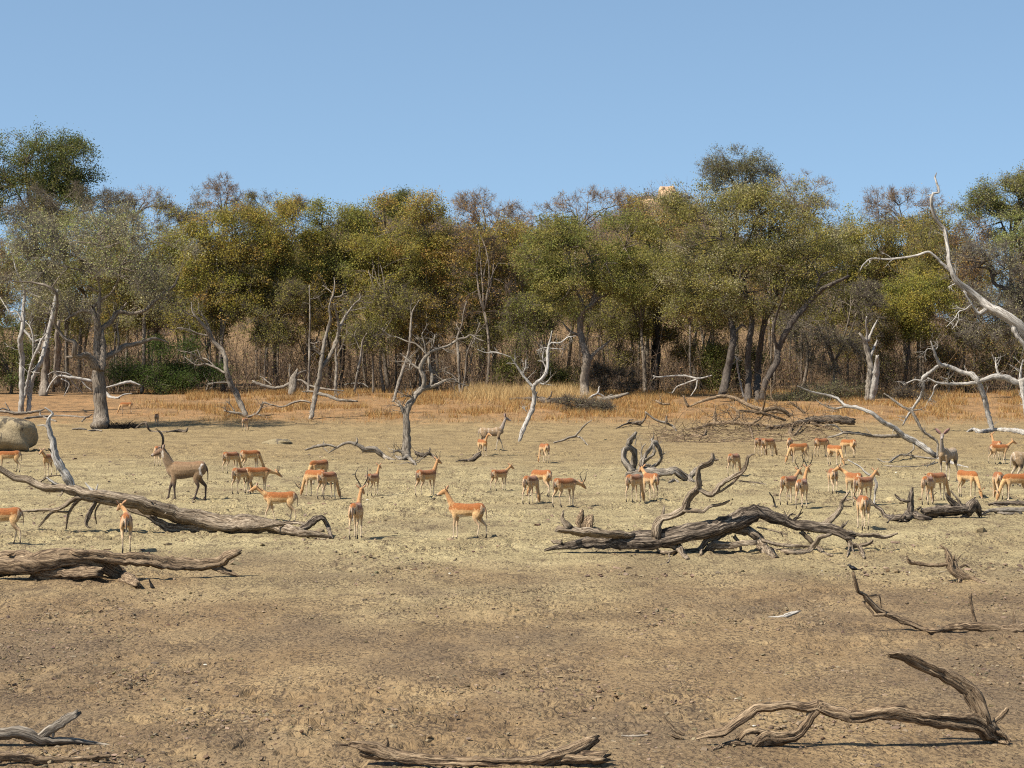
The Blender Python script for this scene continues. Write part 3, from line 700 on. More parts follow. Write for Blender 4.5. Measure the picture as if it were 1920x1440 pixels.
wood("fallen_log", "large dark fallen tree sprawling across the pan with an upright crooked limb", "log", 'G', (1250, 1036), [
    [(0, 575, 6), (60, 560, 14), (160, 545, 24), (280, 530, 34), (420, 520, 42), (560, 520, 46), (680, 510, 44), (780, 490, 44), (900, 460, 42), (1000, 440, 38), (1060, 420, 40), (1120, 390, 42), (1180, 365, 36), (1240, 375, 30), (1320, 400, 28), (1420, 435, 28), (1520, 450, 30), (1620, 460, 30), (1700, 490, 26), (1740, 500, 16)],
    [(85, 455, 18), (150, 465, 20), (250, 478, 24), (400, 488, 20), (500, 492, 14)], [(140, 445, 18), (105, 400, 12), (110, 350, 4)], [(100, 530, 12), (60, 530, 10), (40, 520, 5)],
    [(630, 500, 26), (635, 440, 24), (650, 405, 20), (720, 380, 16), (790, 340, 18), (800, 300, 16), (830, 260, 18), (865, 220, 16), (865, 150, 13), (870, 110, 12), (920, 90, 14), (950, 60, 12), (950, 35, 8)], [(945, 65, 8), (980, 65, 5)],
    [(860, 225, 12), (910, 255, 12), (950, 260, 13), (990, 210, 11), (1040, 175, 11), (1110, 140, 10), (1140, 90, 9), (1150, 50, 8), (1180, 35, 4)], [(960, 255, 8), (1000, 240, 6), (1060, 195, 6), (1120, 130, 5)],
    [(790, 350, 14), (850, 355, 12), (900, 355, 11), (930, 330, 10), (1000, 315, 8), (1045, 295, 4)], [(670, 395, 10), (675, 320, 3)],
    [(620, 525, 20), (700, 535, 26), (760, 560, 24), (780, 600, 14), (810, 625, 7)], [(1050, 460, 18), (990, 490, 18), (920, 520, 16), (870, 570, 14), (760, 580, 12), (700, 590, 10), (650, 580, 6), (620, 545, 4)], [(705, 595, 6), (700, 640, 6), (650, 660, 4)],
    [(1190, 530, 12), (1120, 535, 14), (1060, 545, 18), (1010, 545, 20), (960, 545, 22), (925, 575, 20)], [(885, 560, 10), (885, 600, 9)],
    [(1070, 455, 22), (1150, 470, 24), (1190, 490, 24), (1220, 540, 24), (1260, 590, 26), (1300, 620, 20)], [(1230, 555, 16), (1300, 580, 16), (1380, 590, 16), (1450, 590, 14), (1500, 570, 14), (1540, 520, 14), (1560, 500, 12), (1610, 485, 8)],
    [(1230, 520, 10), (1320, 545, 10), (1400, 550, 9), (1500, 555, 7)], [(1450, 470, 16), (1500, 520, 12), (1540, 560, 10), (1580, 595, 9), (1625, 605, 5)],
    [(1700, 490, 16), (1720, 530, 14), (1750, 550, 12), (1820, 540, 10), (1850, 520, 6)], [(1715, 470, 12), (1780, 490, 10), (1860, 490, 10), (1920, 500, 8), (1990, 480, 4)], [(1720, 540, 10), (1735, 590, 8), (1750, 620, 5)], [(1720, 550, 7), (1705, 610, 4)], [(1770, 550, 10), (1790, 590, 10), (1800, 620, 7)],
    [(1570, 440, 18), (1630, 390, 14), (1670, 340, 12), (1670, 310, 12), (1700, 270, 6), (1720, 240, 3)], [(1680, 300, 6), (1740, 285, 3)], [(1675, 325, 4), (1730, 330, 3)], [(1200, 445, 5), (1290, 465, 5), (1370, 490, 3)], [(1330, 470, 4), (1345, 500, 3)], [(1070, 500, 12), (1100, 540, 8), (1110, 590, 4)]],
    M_logdark, 43, ns=14, stubs=6, flute=0.28, lean=0.22, first="log", bmat=M_log)
wood("dead_stump", "short grooved stump chunk behind the left end of the sprawling fallen tree", "stump", 'G', (1100, 993), [
    [(240, 462, 42), (245, 430, 40), (250, 400, 30), (258, 385, 16)], [(195, 455, 20), (200, 410, 20), (208, 375, 14), (215, 350, 6)]], M_brown, 44, ns=14, flute=0.28, first="stump", rest="splinter", lean=0.1)
wood("dead_stump", "uprooted stump with a looping tangle of pale roots and trailing log", "stump", 'M', (1200, 902), [
    [(880, 530, 44), (960, 515, 48), (1030, 505, 40), (1100, 505, 34), (1160, 502, 35), (1220, 490, 38), (1270, 520, 37), (1330, 560, 29), (1365, 575, 14)],
    [(905, 500, 34), (865, 450, 28), (835, 390, 24), (842, 335, 24), (880, 310, 26), (912, 345, 26), (918, 410, 26), (905, 480, 28)], [(880, 310, 24), (880, 280, 25), (905, 240, 19), (930, 203, 9)],
    [(960, 490, 32), (985, 420, 23), (1010, 360, 20), (1040, 320, 21), (1060, 280, 24), (1090, 300, 21), (1110, 350, 17), (1120, 390, 15), (1095, 435, 17), (1050, 465, 22), (1000, 480, 28)],
    [(990, 420, 14), (1030, 390, 13), (1065, 360, 11), (1065, 300, 9)], [(970, 440, 10), (1040, 450, 10), (1060, 470, 8)], [(975, 430, 9), (970, 360, 7), (980, 310, 6), (1005, 288, 4)], [(1060, 280, 14), (1050, 262, 12), (1062, 245, 6)], [(1115, 370, 8), (1140, 365, 5), (1150, 350, 2)], [(1100, 420, 7), (1135, 385, 4)], [(920, 300, 5), (930, 260, 5), (925, 235, 3)],
    [(1330, 545, 22), (1380, 490, 20), (1420, 460, 18), (1480, 430, 16), (1510, 390, 12), (1500, 370, 7)], [(1500, 405, 8), (1545, 405, 5)], [(1180, 580, 14), (1220, 560, 14), (1250, 580, 8)]],
    M_grey, 45, ns=10, flute=0.3, rough=0.14, lean=0.45, first="log", rest="root", twigs=3, tlen=0.45, rmul=0.8)
wood("fallen_log", "mossy grey log with torn root plate and dark upright snag at the right", "log", 'H', (1760, 972), [
    [(1180, 805, 34), (1220, 800, 40), (1320, 790, 40), (1420, 785, 38), (1490, 785, 34)],
    [(1010, 860, 30), (1060, 825, 36), (1100, 830, 38), (1170, 850, 26), (1220, 852, 12)], [(1060, 850, 30), (1010, 850, 32), (950, 850, 28), (890, 840, 19), (850, 790, 14), (790, 740, 8), (750, 690, 4)], [(1070, 800, 26), (1068, 740, 21), (1075, 670, 16), (1085, 615, 5)], [(1060, 720, 11), (1020, 715, 10), (980, 700, 9), (950, 665, 5)],
    [(1490, 800, 28), (1530, 760, 42), (1560, 725, 32), (1580, 780, 28), (1592, 830, 11)], [(1520, 800, 20), (1480, 830, 16), (1440, 842, 8)], [(1460, 770, 15), (1420, 700, 8), (1370, 640, 4)], [(1430, 770, 20), (1360, 710, 15), (1330, 655, 5)], [(900, 830, 8), (905, 870, 6), (870, 880, 4)], [(1120, 780, 10), (1150, 760, 6)]],
    M_logdark, 46, ns=12, stubs=6, flute=0.25, first="log", rest="root", lean=0.3)
wood("fallen_log", "slender grey log running off the right edge beside the root plate", "log", 'H', (1880, 963), [
    [(1600, 822, 9), (1660, 792, 13), (1760, 785, 17), (1920, 785, 19), (2060, 782, 20)], [(1700, 800, 8), (1800, 812, 10), (1900, 810, 8)]], M_grey, 47, ns=10, first="log")
wood("fallen_log", "dark low log at the right edge in front of the grazing impala", "log", 'H', (1880, 949), [
    [(1655, 742, 8), (1700, 735, 12), (1760, 735, 14), (1900, 735, 17), (2040, 735, 16)], [(1690, 745, 7), (1760, 760, 7), (1800, 745, 4)]], M_logdark, 48, ns=10, first="log")
wood("fallen_branch", "knobbly dead root lying alone right of the sprawling tree", "branch", 'H', (1790, 1088), [
    [(1290, 1045, 5), (1330, 1080, 12), (1350, 1120, 24), (1370, 1180, 34), (1390, 1240, 38), (1450, 1285, 26), (1540, 1300, 19), (1600, 1330, 14), (1650, 1345, 6)], [(1360, 1190, 16), (1250, 1200, 14), (1130, 1190, 14), (1060, 1170, 14), (1040, 1130, 6)],
    [(1410, 1170, 8), (1450, 1120, 4)], [(1420, 1230, 10), (1470, 1200, 8), (1510, 1215, 5)], [(1600, 1330, 8), (1640, 1310, 4)], [(1310, 1070, 6), (1280, 1068, 4)], [(1390, 1150, 10), (1400, 1120, 6)], [(1440, 1300, 10), (1430, 1330, 8)], [(1540, 1290, 8), (1560, 1260, 3)]],
    M_brown, 49, ns=12, flute=0.25, rough=0.12, first="root", rest="rootlet", lean=0.3)
wood("fallen_branch", "long brown branch at the right whose raised tip carries a small bird", "branch", 'I', (1800, 1186), [
    [(2120, 395, 30), (1950, 400, 34), (1800, 405, 34), (1680, 390, 33), (1550, 382, 30), (1420, 378, 26), (1320, 398, 21), (1250, 412, 17), (1180, 400, 17), (1100, 370, 18), (1000, 330, 20), (900, 290, 20), (830, 260, 21), (760, 190, 18), (720, 140, 14), (680, 120, 13), (660, 60, 12), (648, 0, 11), (640, -30, 9)],
    [(715, 135, 8), (760, 150, 8), (830, 145, 7), (845, 200, 5), (850, 240, 3)], [(745, 180, 9), (720, 205, 7), (780, 270, 8), (790, 295, 8)], [(790, 295, 9), (850, 292, 12), (880, 285, 10)], [(1560, 360, 13), (1535, 270, 12), (1520, 180, 12), (1525, 130, 5)], [(1850, 380, 10), (1845, 300, 8), (1850, 240, 4)], [(1105, 365, 10), (1110, 395, 8)]],
    M_brown, 50, ns=12, flute=0.12, lean=0.12)
wood("fallen_branch", "big weathered driftwood branch at the bottom right with a curved raised plank", "branch", 'I', (1700, 1399), [
    [(-540, 1220, 12), (-440, 1190, 22), (-330, 1170, 28), (-200, 1080, 30), (-90, 1000, 28), (20, 985, 26), (150, 970, 28), (300, 985, 34), (370, 985, 40), (500, 1020, 44), (640, 1060, 46), (760, 1040, 44), (900, 1020, 44), (1050, 1040, 44), (1200, 1070, 46), (1400, 1090, 56), (1560, 1110, 62), (1640, 1160, 58), (1720, 1220, 42), (1800, 1260, 18)],
    [(375, 960, 36), (330, 1050, 32), (270, 1130, 34), (200, 1200, 34), (100, 1215, 38), (0, 1210, 46), (-60, 1230, 38), (-100, 1270, 22)], [(0, 1200, 28), (-60, 1160, 24), (-160, 1170, 20), (-220, 1220, 18)], [(-180, 1260, 16), (-260, 1250, 20), (-330, 1270, 16), (-420, 1310, 8)],
    [(1620, 1110, 56), (1570, 960, 52), (1500, 860, 48), (1430, 800, 42), (1300, 730, 38), (1180, 680, 36), (1080, 620, 34), (990, 592, 30), (915, 592, 18)], [(1650, 1150, 20), (1720, 1080, 16), (1780, 1020, 14), (1800, 990, 8)], [(1680, 1150, 16), (1760, 1190, 16), (1820, 1240, 8)], [(370, 975, 34), (380, 945, 28), (360, 930, 12)]],
    M_brown, 51, ns=18, flute=0.28, rough=0.05, lean=0.10)
wood("fallen_branch", "split stick standing slanted left of the bottom right driftwood", "branch", 'J', (1280, 1386), [
    [(1130, 1050, 9), (1180, 1110, 13), (1240, 1170, 14), (1290, 1192, 9)], [(1190, 1190, 9), (1240, 1210, 12), (1280, 1225, 6)]], M_brown, 52, ns=10, first="stick", rest="splinter", lean=0.2)
wood("fallen_branch", "thin grey stick flat on the mud above the bottom centre log", "branch", 'J', (1190, 1382), [[(820, 1200, 8), (920, 1202, 9), (1020, 1190, 5)]], M_grey, 53)
wood("fallen_log", "split tan log along the bottom edge in the centre, forked at its right end", "log", 'K', (900, 1436), [
    [(690, 1265, 14), (760, 1265, 30), (850, 1285, 44), (950, 1320, 46), (1050, 1350, 42), (1200, 1375, 32), (1400, 1385, 28), (1600, 1388, 28), (1800, 1390, 30), (1950, 1395, 34), (2060, 1395, 42), (2180, 1370, 50), (2300, 1330, 48), (2420, 1290, 46), (2500, 1240, 34), (2560, 1220, 20)],
    [(2260, 1370, 40), (2420, 1362, 42), (2540, 1362, 42), (2610, 1368, 38)], [(975, 1300, 22), (985, 1240, 10), (978, 1205, 3)], [(730, 1268, 10), (650, 1268, 6), (600, 1262, 3)], [(780, 1330, 14), (860, 1345, 22), (960, 1360, 18), (1060, 1380, 8)]],
    M_brown, 54, ns=20, flute=0.30, rough=0.04, lean=0.06, first="log")
wood("fallen_branch", "grey branch with a blunt side stub at the bottom left corner", "branch", 'L', (100, 1401), [
    [(-200, 1200, 52), (-40, 1190, 50), (60, 1180, 46), (140, 1170, 44), (220, 1200, 44), (300, 1230, 40), (450, 1240, 30), (600, 1240, 22), (750, 1265, 14), (860, 1275, 7)], [(290, 1220, 28), (380, 1150, 33), (460, 1100, 35), (530, 1060, 31), (582, 1035, 22)], [(390, 1150, 12), (400, 1190, 10), (395, 1215, 5)]],
    M_grey, 55, ns=16, flute=0.15, lean=0.08)
wood("fallen_branch", "low brown branch beneath the grey one at the bottom left corner", "branch", 'L', (120, 1431), [
    [(-200, 1350, 30), (-40, 1352, 32), (100, 1357, 32), (250, 1372, 30), (450, 1380, 24), (650, 1370, 24), (780, 1352, 16), (830, 1350, 8)], [(500, 1370, 10), (540, 1330, 9), (600, 1310, 4)]], M_brown, 56, ns=14, flute=0.15, lean=0.06)
# smaller sticks ------------------------------------------------------------------------
small = [
 ("bleached_stick", "white bleached stick lying flat on the mud right of centre", "stick", 'I', (1470, 1158), [[(0, 312, 8), (100, 306, 13), (160, 290, 17), (245, 262, 6)]], M_bleach),
 ("fallen_branch", "wavy fallen branch lying left of the gnarled dead tree", "branch", 'F', (690, 861), [[(540, 360, 4), (600, 320, 8), (670, 285, 10), (730, 285, 12), (780, 310, 16), (820, 330, 20), (880, 320, 20), (920, 350, 22), (970, 390, 18), (1040, 410, 7)], [(740, 295, 14), (760, 265, 7), (755, 240, 3)], [(600, 315, 8), (560, 300, 9), (500, 300, 12), (430, 315, 10), (370, 335, 6)], [(500, 300, 6), (510, 270, 3)], [(500, 310, 5), (540, 350, 3)], [(800, 345, 10), (860, 345, 9), (900, 350, 5)]], M_grey),
 ("fallen_branch", "dark snarled roots just right of the gnarled dead tree's foot", "branch", 'F', (800, 862), [[(1190, 345, 6), (1200, 355, 14), (1235, 372, 18), (1260, 380, 16), (1290, 360, 14), (1330, 380, 10), (1355, 412, 6)], [(1300, 355, 10), (1305, 320, 5)], [(1240, 375, 9), (1255, 355, 5)]], M_logdark),
 ("fallen_log", "short dark log end lying beneath the kudu and the impala", "log", 'F', (880, 866), [[(1560, 418, 8), (1610, 412, 17), (1650, 390, 19), (1685, 360, 15)], [(1600, 415, 8), (1540, 412, 7), (1500, 420, 4)]], M_logdark),
 ("fallen_branch", "thin bent branch on the pan right of the slim Y-forked dead tree", "branch", 'M', (1070, 831), [[(310, 280, 5), (370, 265, 8), (440, 240, 8), (510, 240, 7), (570, 300, 3)], [(475, 230, 8), (510, 190, 7), (545, 150, 6), (600, 110, 3)]], M_grey),
 ("fallen_branch", "crooked sticks lying behind the boulder at the left edge", "branch", 'A', (60, 778), [[(-30, 1000, 10), (60, 1010, 12), (150, 1020, 12), (280, 1005, 9), (330, 990, 5)], [(70, 1000, 8), (60, 980, 7), (40, 940, 4)], [(100, 1015, 8), (20, 985, 7), (-20, 1000, 5)], [(300, 1010, 6), (310, 1040, 6), (420, 1080, 8)]], M_grey),
 ("fallen_branch", "pale pole lying between the boulder and the big left tree", "branch", 'A', (130, 782), [[(180, 1060, 10), (260, 1050, 10), (400, 1040, 9), (520, 1040, 8), (640, 1050, 6), (690, 1028, 4)], [(640, 1050, 5), (610, 1085, 3)]], M_grey),
 ("fallen_branch", "thin dark branch curling away from the brushwood heap at the left", "branch", 'A', (330, 810), [[(1095, 1090, 9), (1110, 1130, 9), (1140, 1155, 6), (1250, 1160, 7), (1330, 1150, 10), (1390, 1155, 12), (1408, 1128, 5)], [(1095, 1092, 7), (1060, 1100, 7), (1020, 1130, 5)]], M_logdark),
 ("fallen_branch", "two short sticks lying at the big left tree's foot", "branch", 'A', (165, 806), [[(540, 1140, 5), (600, 1135, 8), (650, 1142, 6)], [(660, 1152, 7), (720, 1146, 8), (765, 1152, 5)]], M_grey),
 ("fallen_branch", "pale bushy fallen bough behind the big left tree's trunk", "branch", 'A', (150, 745), [[(690, 780, 14), (600, 760, 12), (520, 750, 10), (440, 740, 8), (380, 800, 6), (350, 860, 4)], [(520, 750, 6), (560, 810, 6), (620, 870, 4)], [(460, 760, 6), (520, 800, 5), (480, 890, 3)], [(600, 760, 6), (640, 810, 5), (690, 850, 3)], [(440, 740, 5), (400, 710, 4), (360, 730, 3)], [(560, 755, 6), (500, 720, 5), (420, 705, 3)]], M_bleach),
 ("fallen_branch", "bleached branch lying right of the big left tree's trunk", "branch", 'A', (225, 745), [[(790, 830, 6), (900, 800, 9), (980, 785, 10), (1060, 812, 5)], [(795, 865, 9), (830, 900, 13), (890, 905, 9)], [(890, 900, 6), (930, 880, 6), (990, 870, 3)]], M_bleach),
 ("fallen_branch", "thin dry branch snaking through the grass left of the forked dead tree", "branch", 'B', (540, 768), [[(-10, 1035, 5), (40, 980, 8), (60, 940, 8), (110, 955, 5), (200, 970, 7), (280, 940, 9), (350, 925, 8), (410, 940, 6)], [(20, 1030, 6), (60, 1045, 5), (85, 1055, 3)]], M_grey),
 ("fallen_branch", "pale sticks lying in the grass right of the straight grey pole", "branch", 'B', (680, 732), [[(610, 832, 5), (700, 800, 7), (800, 800, 6), (850, 832, 4)], [(620, 860, 6), (700, 850, 7), (760, 862, 4)]], M_bleach),
 ("fallen_log", "dark rotting log in the grass left of the pale leaning live trunk", "log", 'C', (1030, 755), [[(-20, 912, 8), (100, 910, 10), (200, 920, 22), (280, 930, 24), (380, 912, 15), (480, 920, 12), (560, 930, 8)], [(250, 925, 12), (290, 890, 7), (300, 850, 3)], [(210, 925, 10), (180, 890, 7), (190, 860, 3)]], M_logdark),
 ("fallen_branch", "pale slanting branch propped against the rotting log", "branch", 'C', (1100, 756), [[(530, 948, 5), (590, 900, 9), (640, 870, 8), (655, 820, 4)], [(640, 870, 6), (690, 890, 5)]], M_bleach),
 ("fallen_log", "grey weathered log at the foot of the pale leaning live trunk", "log", 'C', (1150, 754), [[(650, 915, 24), (720, 912, 25), (800, 892, 16), (870, 870, 9)], [(700, 905, 10), (750, 880, 6)]], M_grey),
 ("fallen_branch", "small twisted branch on bare soil left of the brushwood", "branch", 'C', (1190, 800), [[(780, 1135, 4), (850, 1100, 7), (900, 1092, 10), (960, 1100, 9), (1000, 1055, 6), (1005, 1010, 4)], [(870, 1095, 9), (880, 1070, 6), (910, 1070, 4)], [(900, 1095, 10), (940, 1085, 9), (985, 1080, 4)]], M_logdark),
 ("fallen_branch", "pale arching stick touching down left of the brushwood", "branch", 'C', (1250, 806), [[(1000, 1010, 5), (1080, 1070, 8), (1150, 1090, 10), (1210, 1120, 9), (1232, 1155, 6)], [(1160, 1085, 10), (1158, 1040, 6)]], M_grey),
 ("fallen_branch", "thin white fallen bough reaching across the shade left of the olive tree's trunks", "branch", 'C', (1300, 745), [[(1055, 740, 5), (1100, 750, 7), (1200, 740, 7), (1300, 740, 8), (1400, 760, 8), (1500, 735, 4)], [(1400, 760, 7), (1290, 800, 6), (1240, 820, 5), (1200, 870, 3)], [(1390, 770, 6), (1380, 830, 5), (1340, 890, 3)], [(1080, 745, 5), (1060, 760, 3)]], M_bleach),
 ("black_stick", "charred black stick poking up alone behind the sprawling fallen tree", "stick", 'H', (1454, 951), [[(8, 652, 4), (35, 690, 6), (50, 740, 8), (58, 768, 4)]], M_burnt),
 ("fallen_branch", "white curved branch standing over the impalas right of centre", "branch", 'H', (1641, 944), [[(795, 745, 6), (800, 690, 6), (806, 640, 10), (815, 590, 12), (790, 540, 10), (740, 510, 8), (700, 470, 6), (690, 460, 6), (600, 410, 4)]], M_bleach),
 ("fallen_branch", "black twiggy fragment by the arching foot of the fluted brown log", "branch", 'E', (285, 1103), [[(1118, 1305, 5), (1130, 1335, 9), (1140, 1362, 14), (1160, 1368, 6)]], M_burnt),
 ("fallen_branch", "thin dead stick flat on the pan left of the white curved branch", "branch", 'M', (1420, 906), [[(1700, 565, 4), (1780, 575, 6), (1860, 585, 7), (1910, 595, 4)], [(1880, 588, 5), (1870, 570, 3)]], M_logdark),
]
for i, (nm, lab, cat, crop, base, polys, mat) in enumerate(small):
    wood(nm, lab, cat, crop, base, polys, mat, 60 + i, lean=0.4, first="stem" if len(polys) > 1 else "trunk", twigs=1 if len(polys) > 1 else 0, tlen=0.35)

wood("fallen_tree", "pale fallen tree with long diagonal limbs behind the kudu facing the viewer", "fallen tree", 'D', (1770, 862), [
    [(1500, 1425, 5), (1400, 1400, 12), (1290, 1360, 23), (1220, 1310, 25), (1120, 1240, 25), (1020, 1190, 23), (950, 1130, 20), (860, 1085, 19), (780, 1020, 17), (680, 980, 15), (580, 960, 13), (520, 910, 12), (430, 880, 9), (330, 860, 8), (220, 815, 4)],
    [(1270, 1345, 10), (1270, 1240, 9), (1230, 1200, 12), (1160, 1150, 12), (1110, 1060, 12), (1070, 1000, 12), (1010, 970, 11), (940, 920, 9), (870, 870, 5)], [(1010, 1190, 16), (900, 1190, 14), (800, 1190, 13), (700, 1175, 12), (580, 1165, 11), (520, 1185, 8), (450, 1200, 7)],
    [(560, 1160, 7), (500, 1110, 7), (430, 1110, 4)], [(590, 970, 8), (500, 985, 7), (420, 960, 5), (360, 920, 3)], [(1090, 1240, 8), (1090, 1290, 7), (1030, 1340, 5)], [(1290, 1365, 7), (1150, 1350, 8), (1000, 1330, 8), (900, 1390, 9), (820, 1360, 4)],
    [(1270, 1390, 6), (1160, 1415, 5), (1000, 1420, 6), (870, 1415, 6), (830, 1440, 3)], [(1250, 1380, 5), (1190, 1420, 4)], [(1080, 1000, 7), (1150, 990, 5)]],
    M_bleach, 90, ns=10, lean=0.25, twigs=3, tlen=0.7, rmul=0.9, rough=0.1, bmat=M_grey)

# brushwood pile: every big limb its own part, the small sticks joined
def brush_pile():
    t = wood("brushwood_pile", "large tangled pile of dead branches at the edge of the pan, right of centre", "brushwood", 'C', (1420, 800), [
        [(2560, 1085, 20), (2420, 1065, 26), (2300, 1070, 24), (2170, 1085, 15), (2070, 1112, 14), (1920, 1128, 12)],
        [(2100, 1030, 8), (2000, 1010, 10), (1920, 1000, 12), (1800, 970, 12), (1700, 920, 12), (1580, 890, 11), (1420, 930, 9), (1330, 970, 5)], [(1960, 1115, 10), (1900, 1110, 10), (1760, 1100, 12), (1640, 1090, 12), (1500, 1100, 11), (1400, 1130, 9), (1300, 1140, 5)],
        [(1250, 1190, 4), (1350, 1180, 7), (1430, 1190, 8), (1460, 1140, 5)], [(2080, 1040, 8), (2020, 990, 13), (1920, 990, 14), (1840, 1020, 10)], [(1700, 1000, 8), (1820, 1010, 9), (1920, 1030, 9), (2050, 1070, 8)], [(1640, 1090, 8), (1700, 1040, 7), (1680, 990, 5), (1640, 970, 3)],
        [(1800, 1100, 9), (1860, 1060, 7), (1890, 1030, 4)], [(1780, 1110, 8), (1800, 1180, 7), (1805, 1225, 4)], [(1520, 1100, 10), (1520, 1060, 12), (1525, 1010, 8)], [(1320, 970, 9), (1300, 930, 7), (1285, 890, 3)], [(1080, 920, 5), (1090, 930, 8), (1130, 950, 8), (1180, 950, 5)], [(2100, 1120, 10), (2080, 1170, 12), (2120, 1180, 10), (2190, 1090, 4)], [(2240, 1090, 10), (2330, 1120, 9), (2440, 1150, 4)],
        [(2200, 1020, 8), (2120, 960, 6), (2080, 930, 3)], [(1880, 1000, 6), (1900, 900, 5), (1890, 830, 3)], [(1946, 920, 5), (1942, 850, 5), (1940, 760, 2)]],
        M_logdark, 91, ns=9, lean=0.6, twigs=4, tlen=1.1, bmat=M_brown, rmul=1.2)
    rng = np.random.default_rng(92)
    mb = MB(); n = 620
    px = rng.uniform(1225, 1570, n); py = 835 - rng.gamma(2.0, 16, n).clip(0, 75) * np.where(px > 1330, 1, .55)
    A = np.array([P(a, b, groundY(a, min(829, max(b, 808))) + rng.uniform(-.5, 1.5)) for a, b in zip(px, py)])
    d = rng.normal(0, 1, (n, 3)) * np.array([1.4, 1, 0.55]); d /= np.linalg.norm(d, axis=1)[:, None]
    l = rng.uniform(0.4, 2.2, n)[:, None]
    r = rng.uniform(0.012, 0.032, n)
    B = A + d * l * 0.55 + rng.normal(0, 0.08, (n, 3)); C = B + (d + rng.normal(0, 0.35, (n, 3))) * l * 0.45
    for X in (A, B, C): X[:, 2] = np.maximum(X[:, 2], terrain(X[:, 0], X[:, 1]) + 0.02)
    prisms(mb, A, B, r, r * 0.75); prisms(mb, B, C, r * 0.75, r * 0.3)
    o = ob("twig_mass", mb.mesh("twig_mass", t.location), M_brown, t); o["kind"] = "stuff"
brush_pile()

# dark heap of brush beside the big left tree
def dark_heap():
    rng = np.random.default_rng(95)
    Y = groundY(228, 803); c = P(228, 803, Y)
    mb = MB(); n = 900
    a = rng.uniform(0, 6.28, n); rr = np.sqrt(rng.uniform(0, 1, n))
    base = np.stack([np.cos(a) * rr * 1.0, np.sin(a) * rr * 0.7, np.zeros(n)], -1)
    d = np.stack([np.cos(a + rng.normal(0, .8, n)) * 1.0, np.sin(a) * 0.6, rng.uniform(0.1, 0.9, n)], -1)
    tip = base + d * rng.uniform(0.25, 0.6, n)[:, None] * np.where(rr < .6, 1.25, 0.8)[:, None]
    prisms(mb, base + c, tip + c, 0.02, 0.006)
    tag(ob("brush_heap", mb.mesh("brush_heap", c), M_burnt, None, c), "low dark heap of brush at the big left tree's foot", "brush heap")
dark_heap()

# rocks ---------------------------------------------------------------------------------
def rock(name, label, c, rad, mat, seed, squash=None, cat="boulder", seg=40):
    rng = np.random.default_rng(seed)
    th, ph = np.meshgrid(np.linspace(0, 2 * math.pi, seg, endpoint=False), np.linspace(0.02, math.pi - 0.02, seg // 2))
    d = np.stack([np.cos(th) * np.sin(ph), np.sin(th) * np.sin(ph), np.cos(ph)], -1)
    e = 0.55 if squash is None else squash
    s = np.sign(d) * np.abs(d) ** e
    k = 1 + 0.42 * (fbm(d[..., 0] * 1.6 + 5, d[..., 1] * 1.6 + d[..., 2] * 2.1, seed, 3) - 0.5) + 0.06 * (fbm(d[..., 0] * 5 + 9, d[..., 2] * 5 + d[..., 1] * 4, seed + 3, 3) - 0.5)
    V = (s * k[..., None] * np.asarray(rad)).reshape(-1, 3)
    ny, nx = th.shape
    i = np.arange(ny - 1)[:, None] * nx; j = np.arange(nx)[None]; j2 = (j + 1) % nx
    Q = np.stack([i + j, i + nx + j, i + nx + j2, i + j2], -1).reshape(-1, 4)
    return tag(ob(name, mk(name, V, Q), mat, None, c), label, cat)
Yb = groundY(20, 847)
pb = P(8, 812, Yb + 1.1)
rock("boulder", "big rounded tan boulder with dark streaks at the left edge", (pb[0], pb[1], pb[2] - 0.1), (1.7, 1.3, 1.02), M_rock, 3, 0.82)
Ym = groundY(520, 833)
pm = P(520, 831, Ym + 0.7)
rock("mud_mound", "low flat grey mound on the pan behind the waterbuck", (pm[0], pm[1], 0.0), (0.85, 0.7, 0.30), M_mound, 8, 0.9, "mound")

# ------------------------------------------------------------------ the wood: live and bare trees
OLIVE = [(0.152, 0.138, 0.038), (0.120, 0.115, 0.033), (0.19, 0.16, 0.048)]
YGREEN = [(0.185, 0.165, 0.033), (0.150, 0.145, 0.032), (0.22, 0.175, 0.038)]
GREEN = [(0.125, 0.128, 0.034), (0.098, 0.108, 0.030), (0.155, 0.145, 0.038)]
DARKG = [(0.065, 0.080, 0.024), (0.085, 0.092, 0.028), (0.11, 0.10, 0.032)]
GREYG = [(0.205, 0.185, 0.100), (0.17, 0.158, 0.080), (0.24, 0.215, 0.120)]
PALEG = [(0.20, 0.215, 0.075), (0.17, 0.185, 0.065), (0.23, 0.22, 0.10)]
ORANGE = [(0.25, 0.165, 0.042), (0.21, 0.165, 0.036), (0.28, 0.145, 0.045)]
RUST = [(0.23, 0.135, 0.045), (0.20, 0.125, 0.05), (0.25, 0.17, 0.055)]
BUSHG = [(0.060, 0.088, 0.020), (0.045, 0.068, 0.018), (0.085, 0.105, 0.028)]
TWC = (0.20, 0.165, 0.125)
for L_ in (OLIVE, YGREEN, GREEN, DARKG, GREYG, PALEG, ORANGE, RUST, BUSHG):
    L_[:] = [tuple(min(0.38, v * 1.6) for v in c) for c in L_]
LPC = 1.75

def sample_crown(ells, n, rng, shell=0.5):
    """points through the volume of a few overlapping lobes, thicker towards the outside, with a ragged edge"""
    w = np.array([e[3] * e[5] * e[4] for e in ells]) ** 0.75; w /= w.sum()
    k = rng.choice(len(ells), n, p=w)
    E = np.array(ells)[k]
    d = rng.normal(0, 1, (n, 3)); d /= np.linalg.norm(d, axis=1)[:, None]
    r = (shell ** 3 + (1 - shell ** 3) * rng.uniform(0, 1, n)) ** (1 / 3)
    lump = 0.80 + 0.55 * fbm(d[:, 0] * 2.2 + k * 7.7, d[:, 2] * 2.2 + d[:, 1] * 1.7 + 3, 13 + int(E[0, 0]) % 50, 2)
    return E[:, :3] + d * (r * lump)[:, None] * E[:, 3:6]

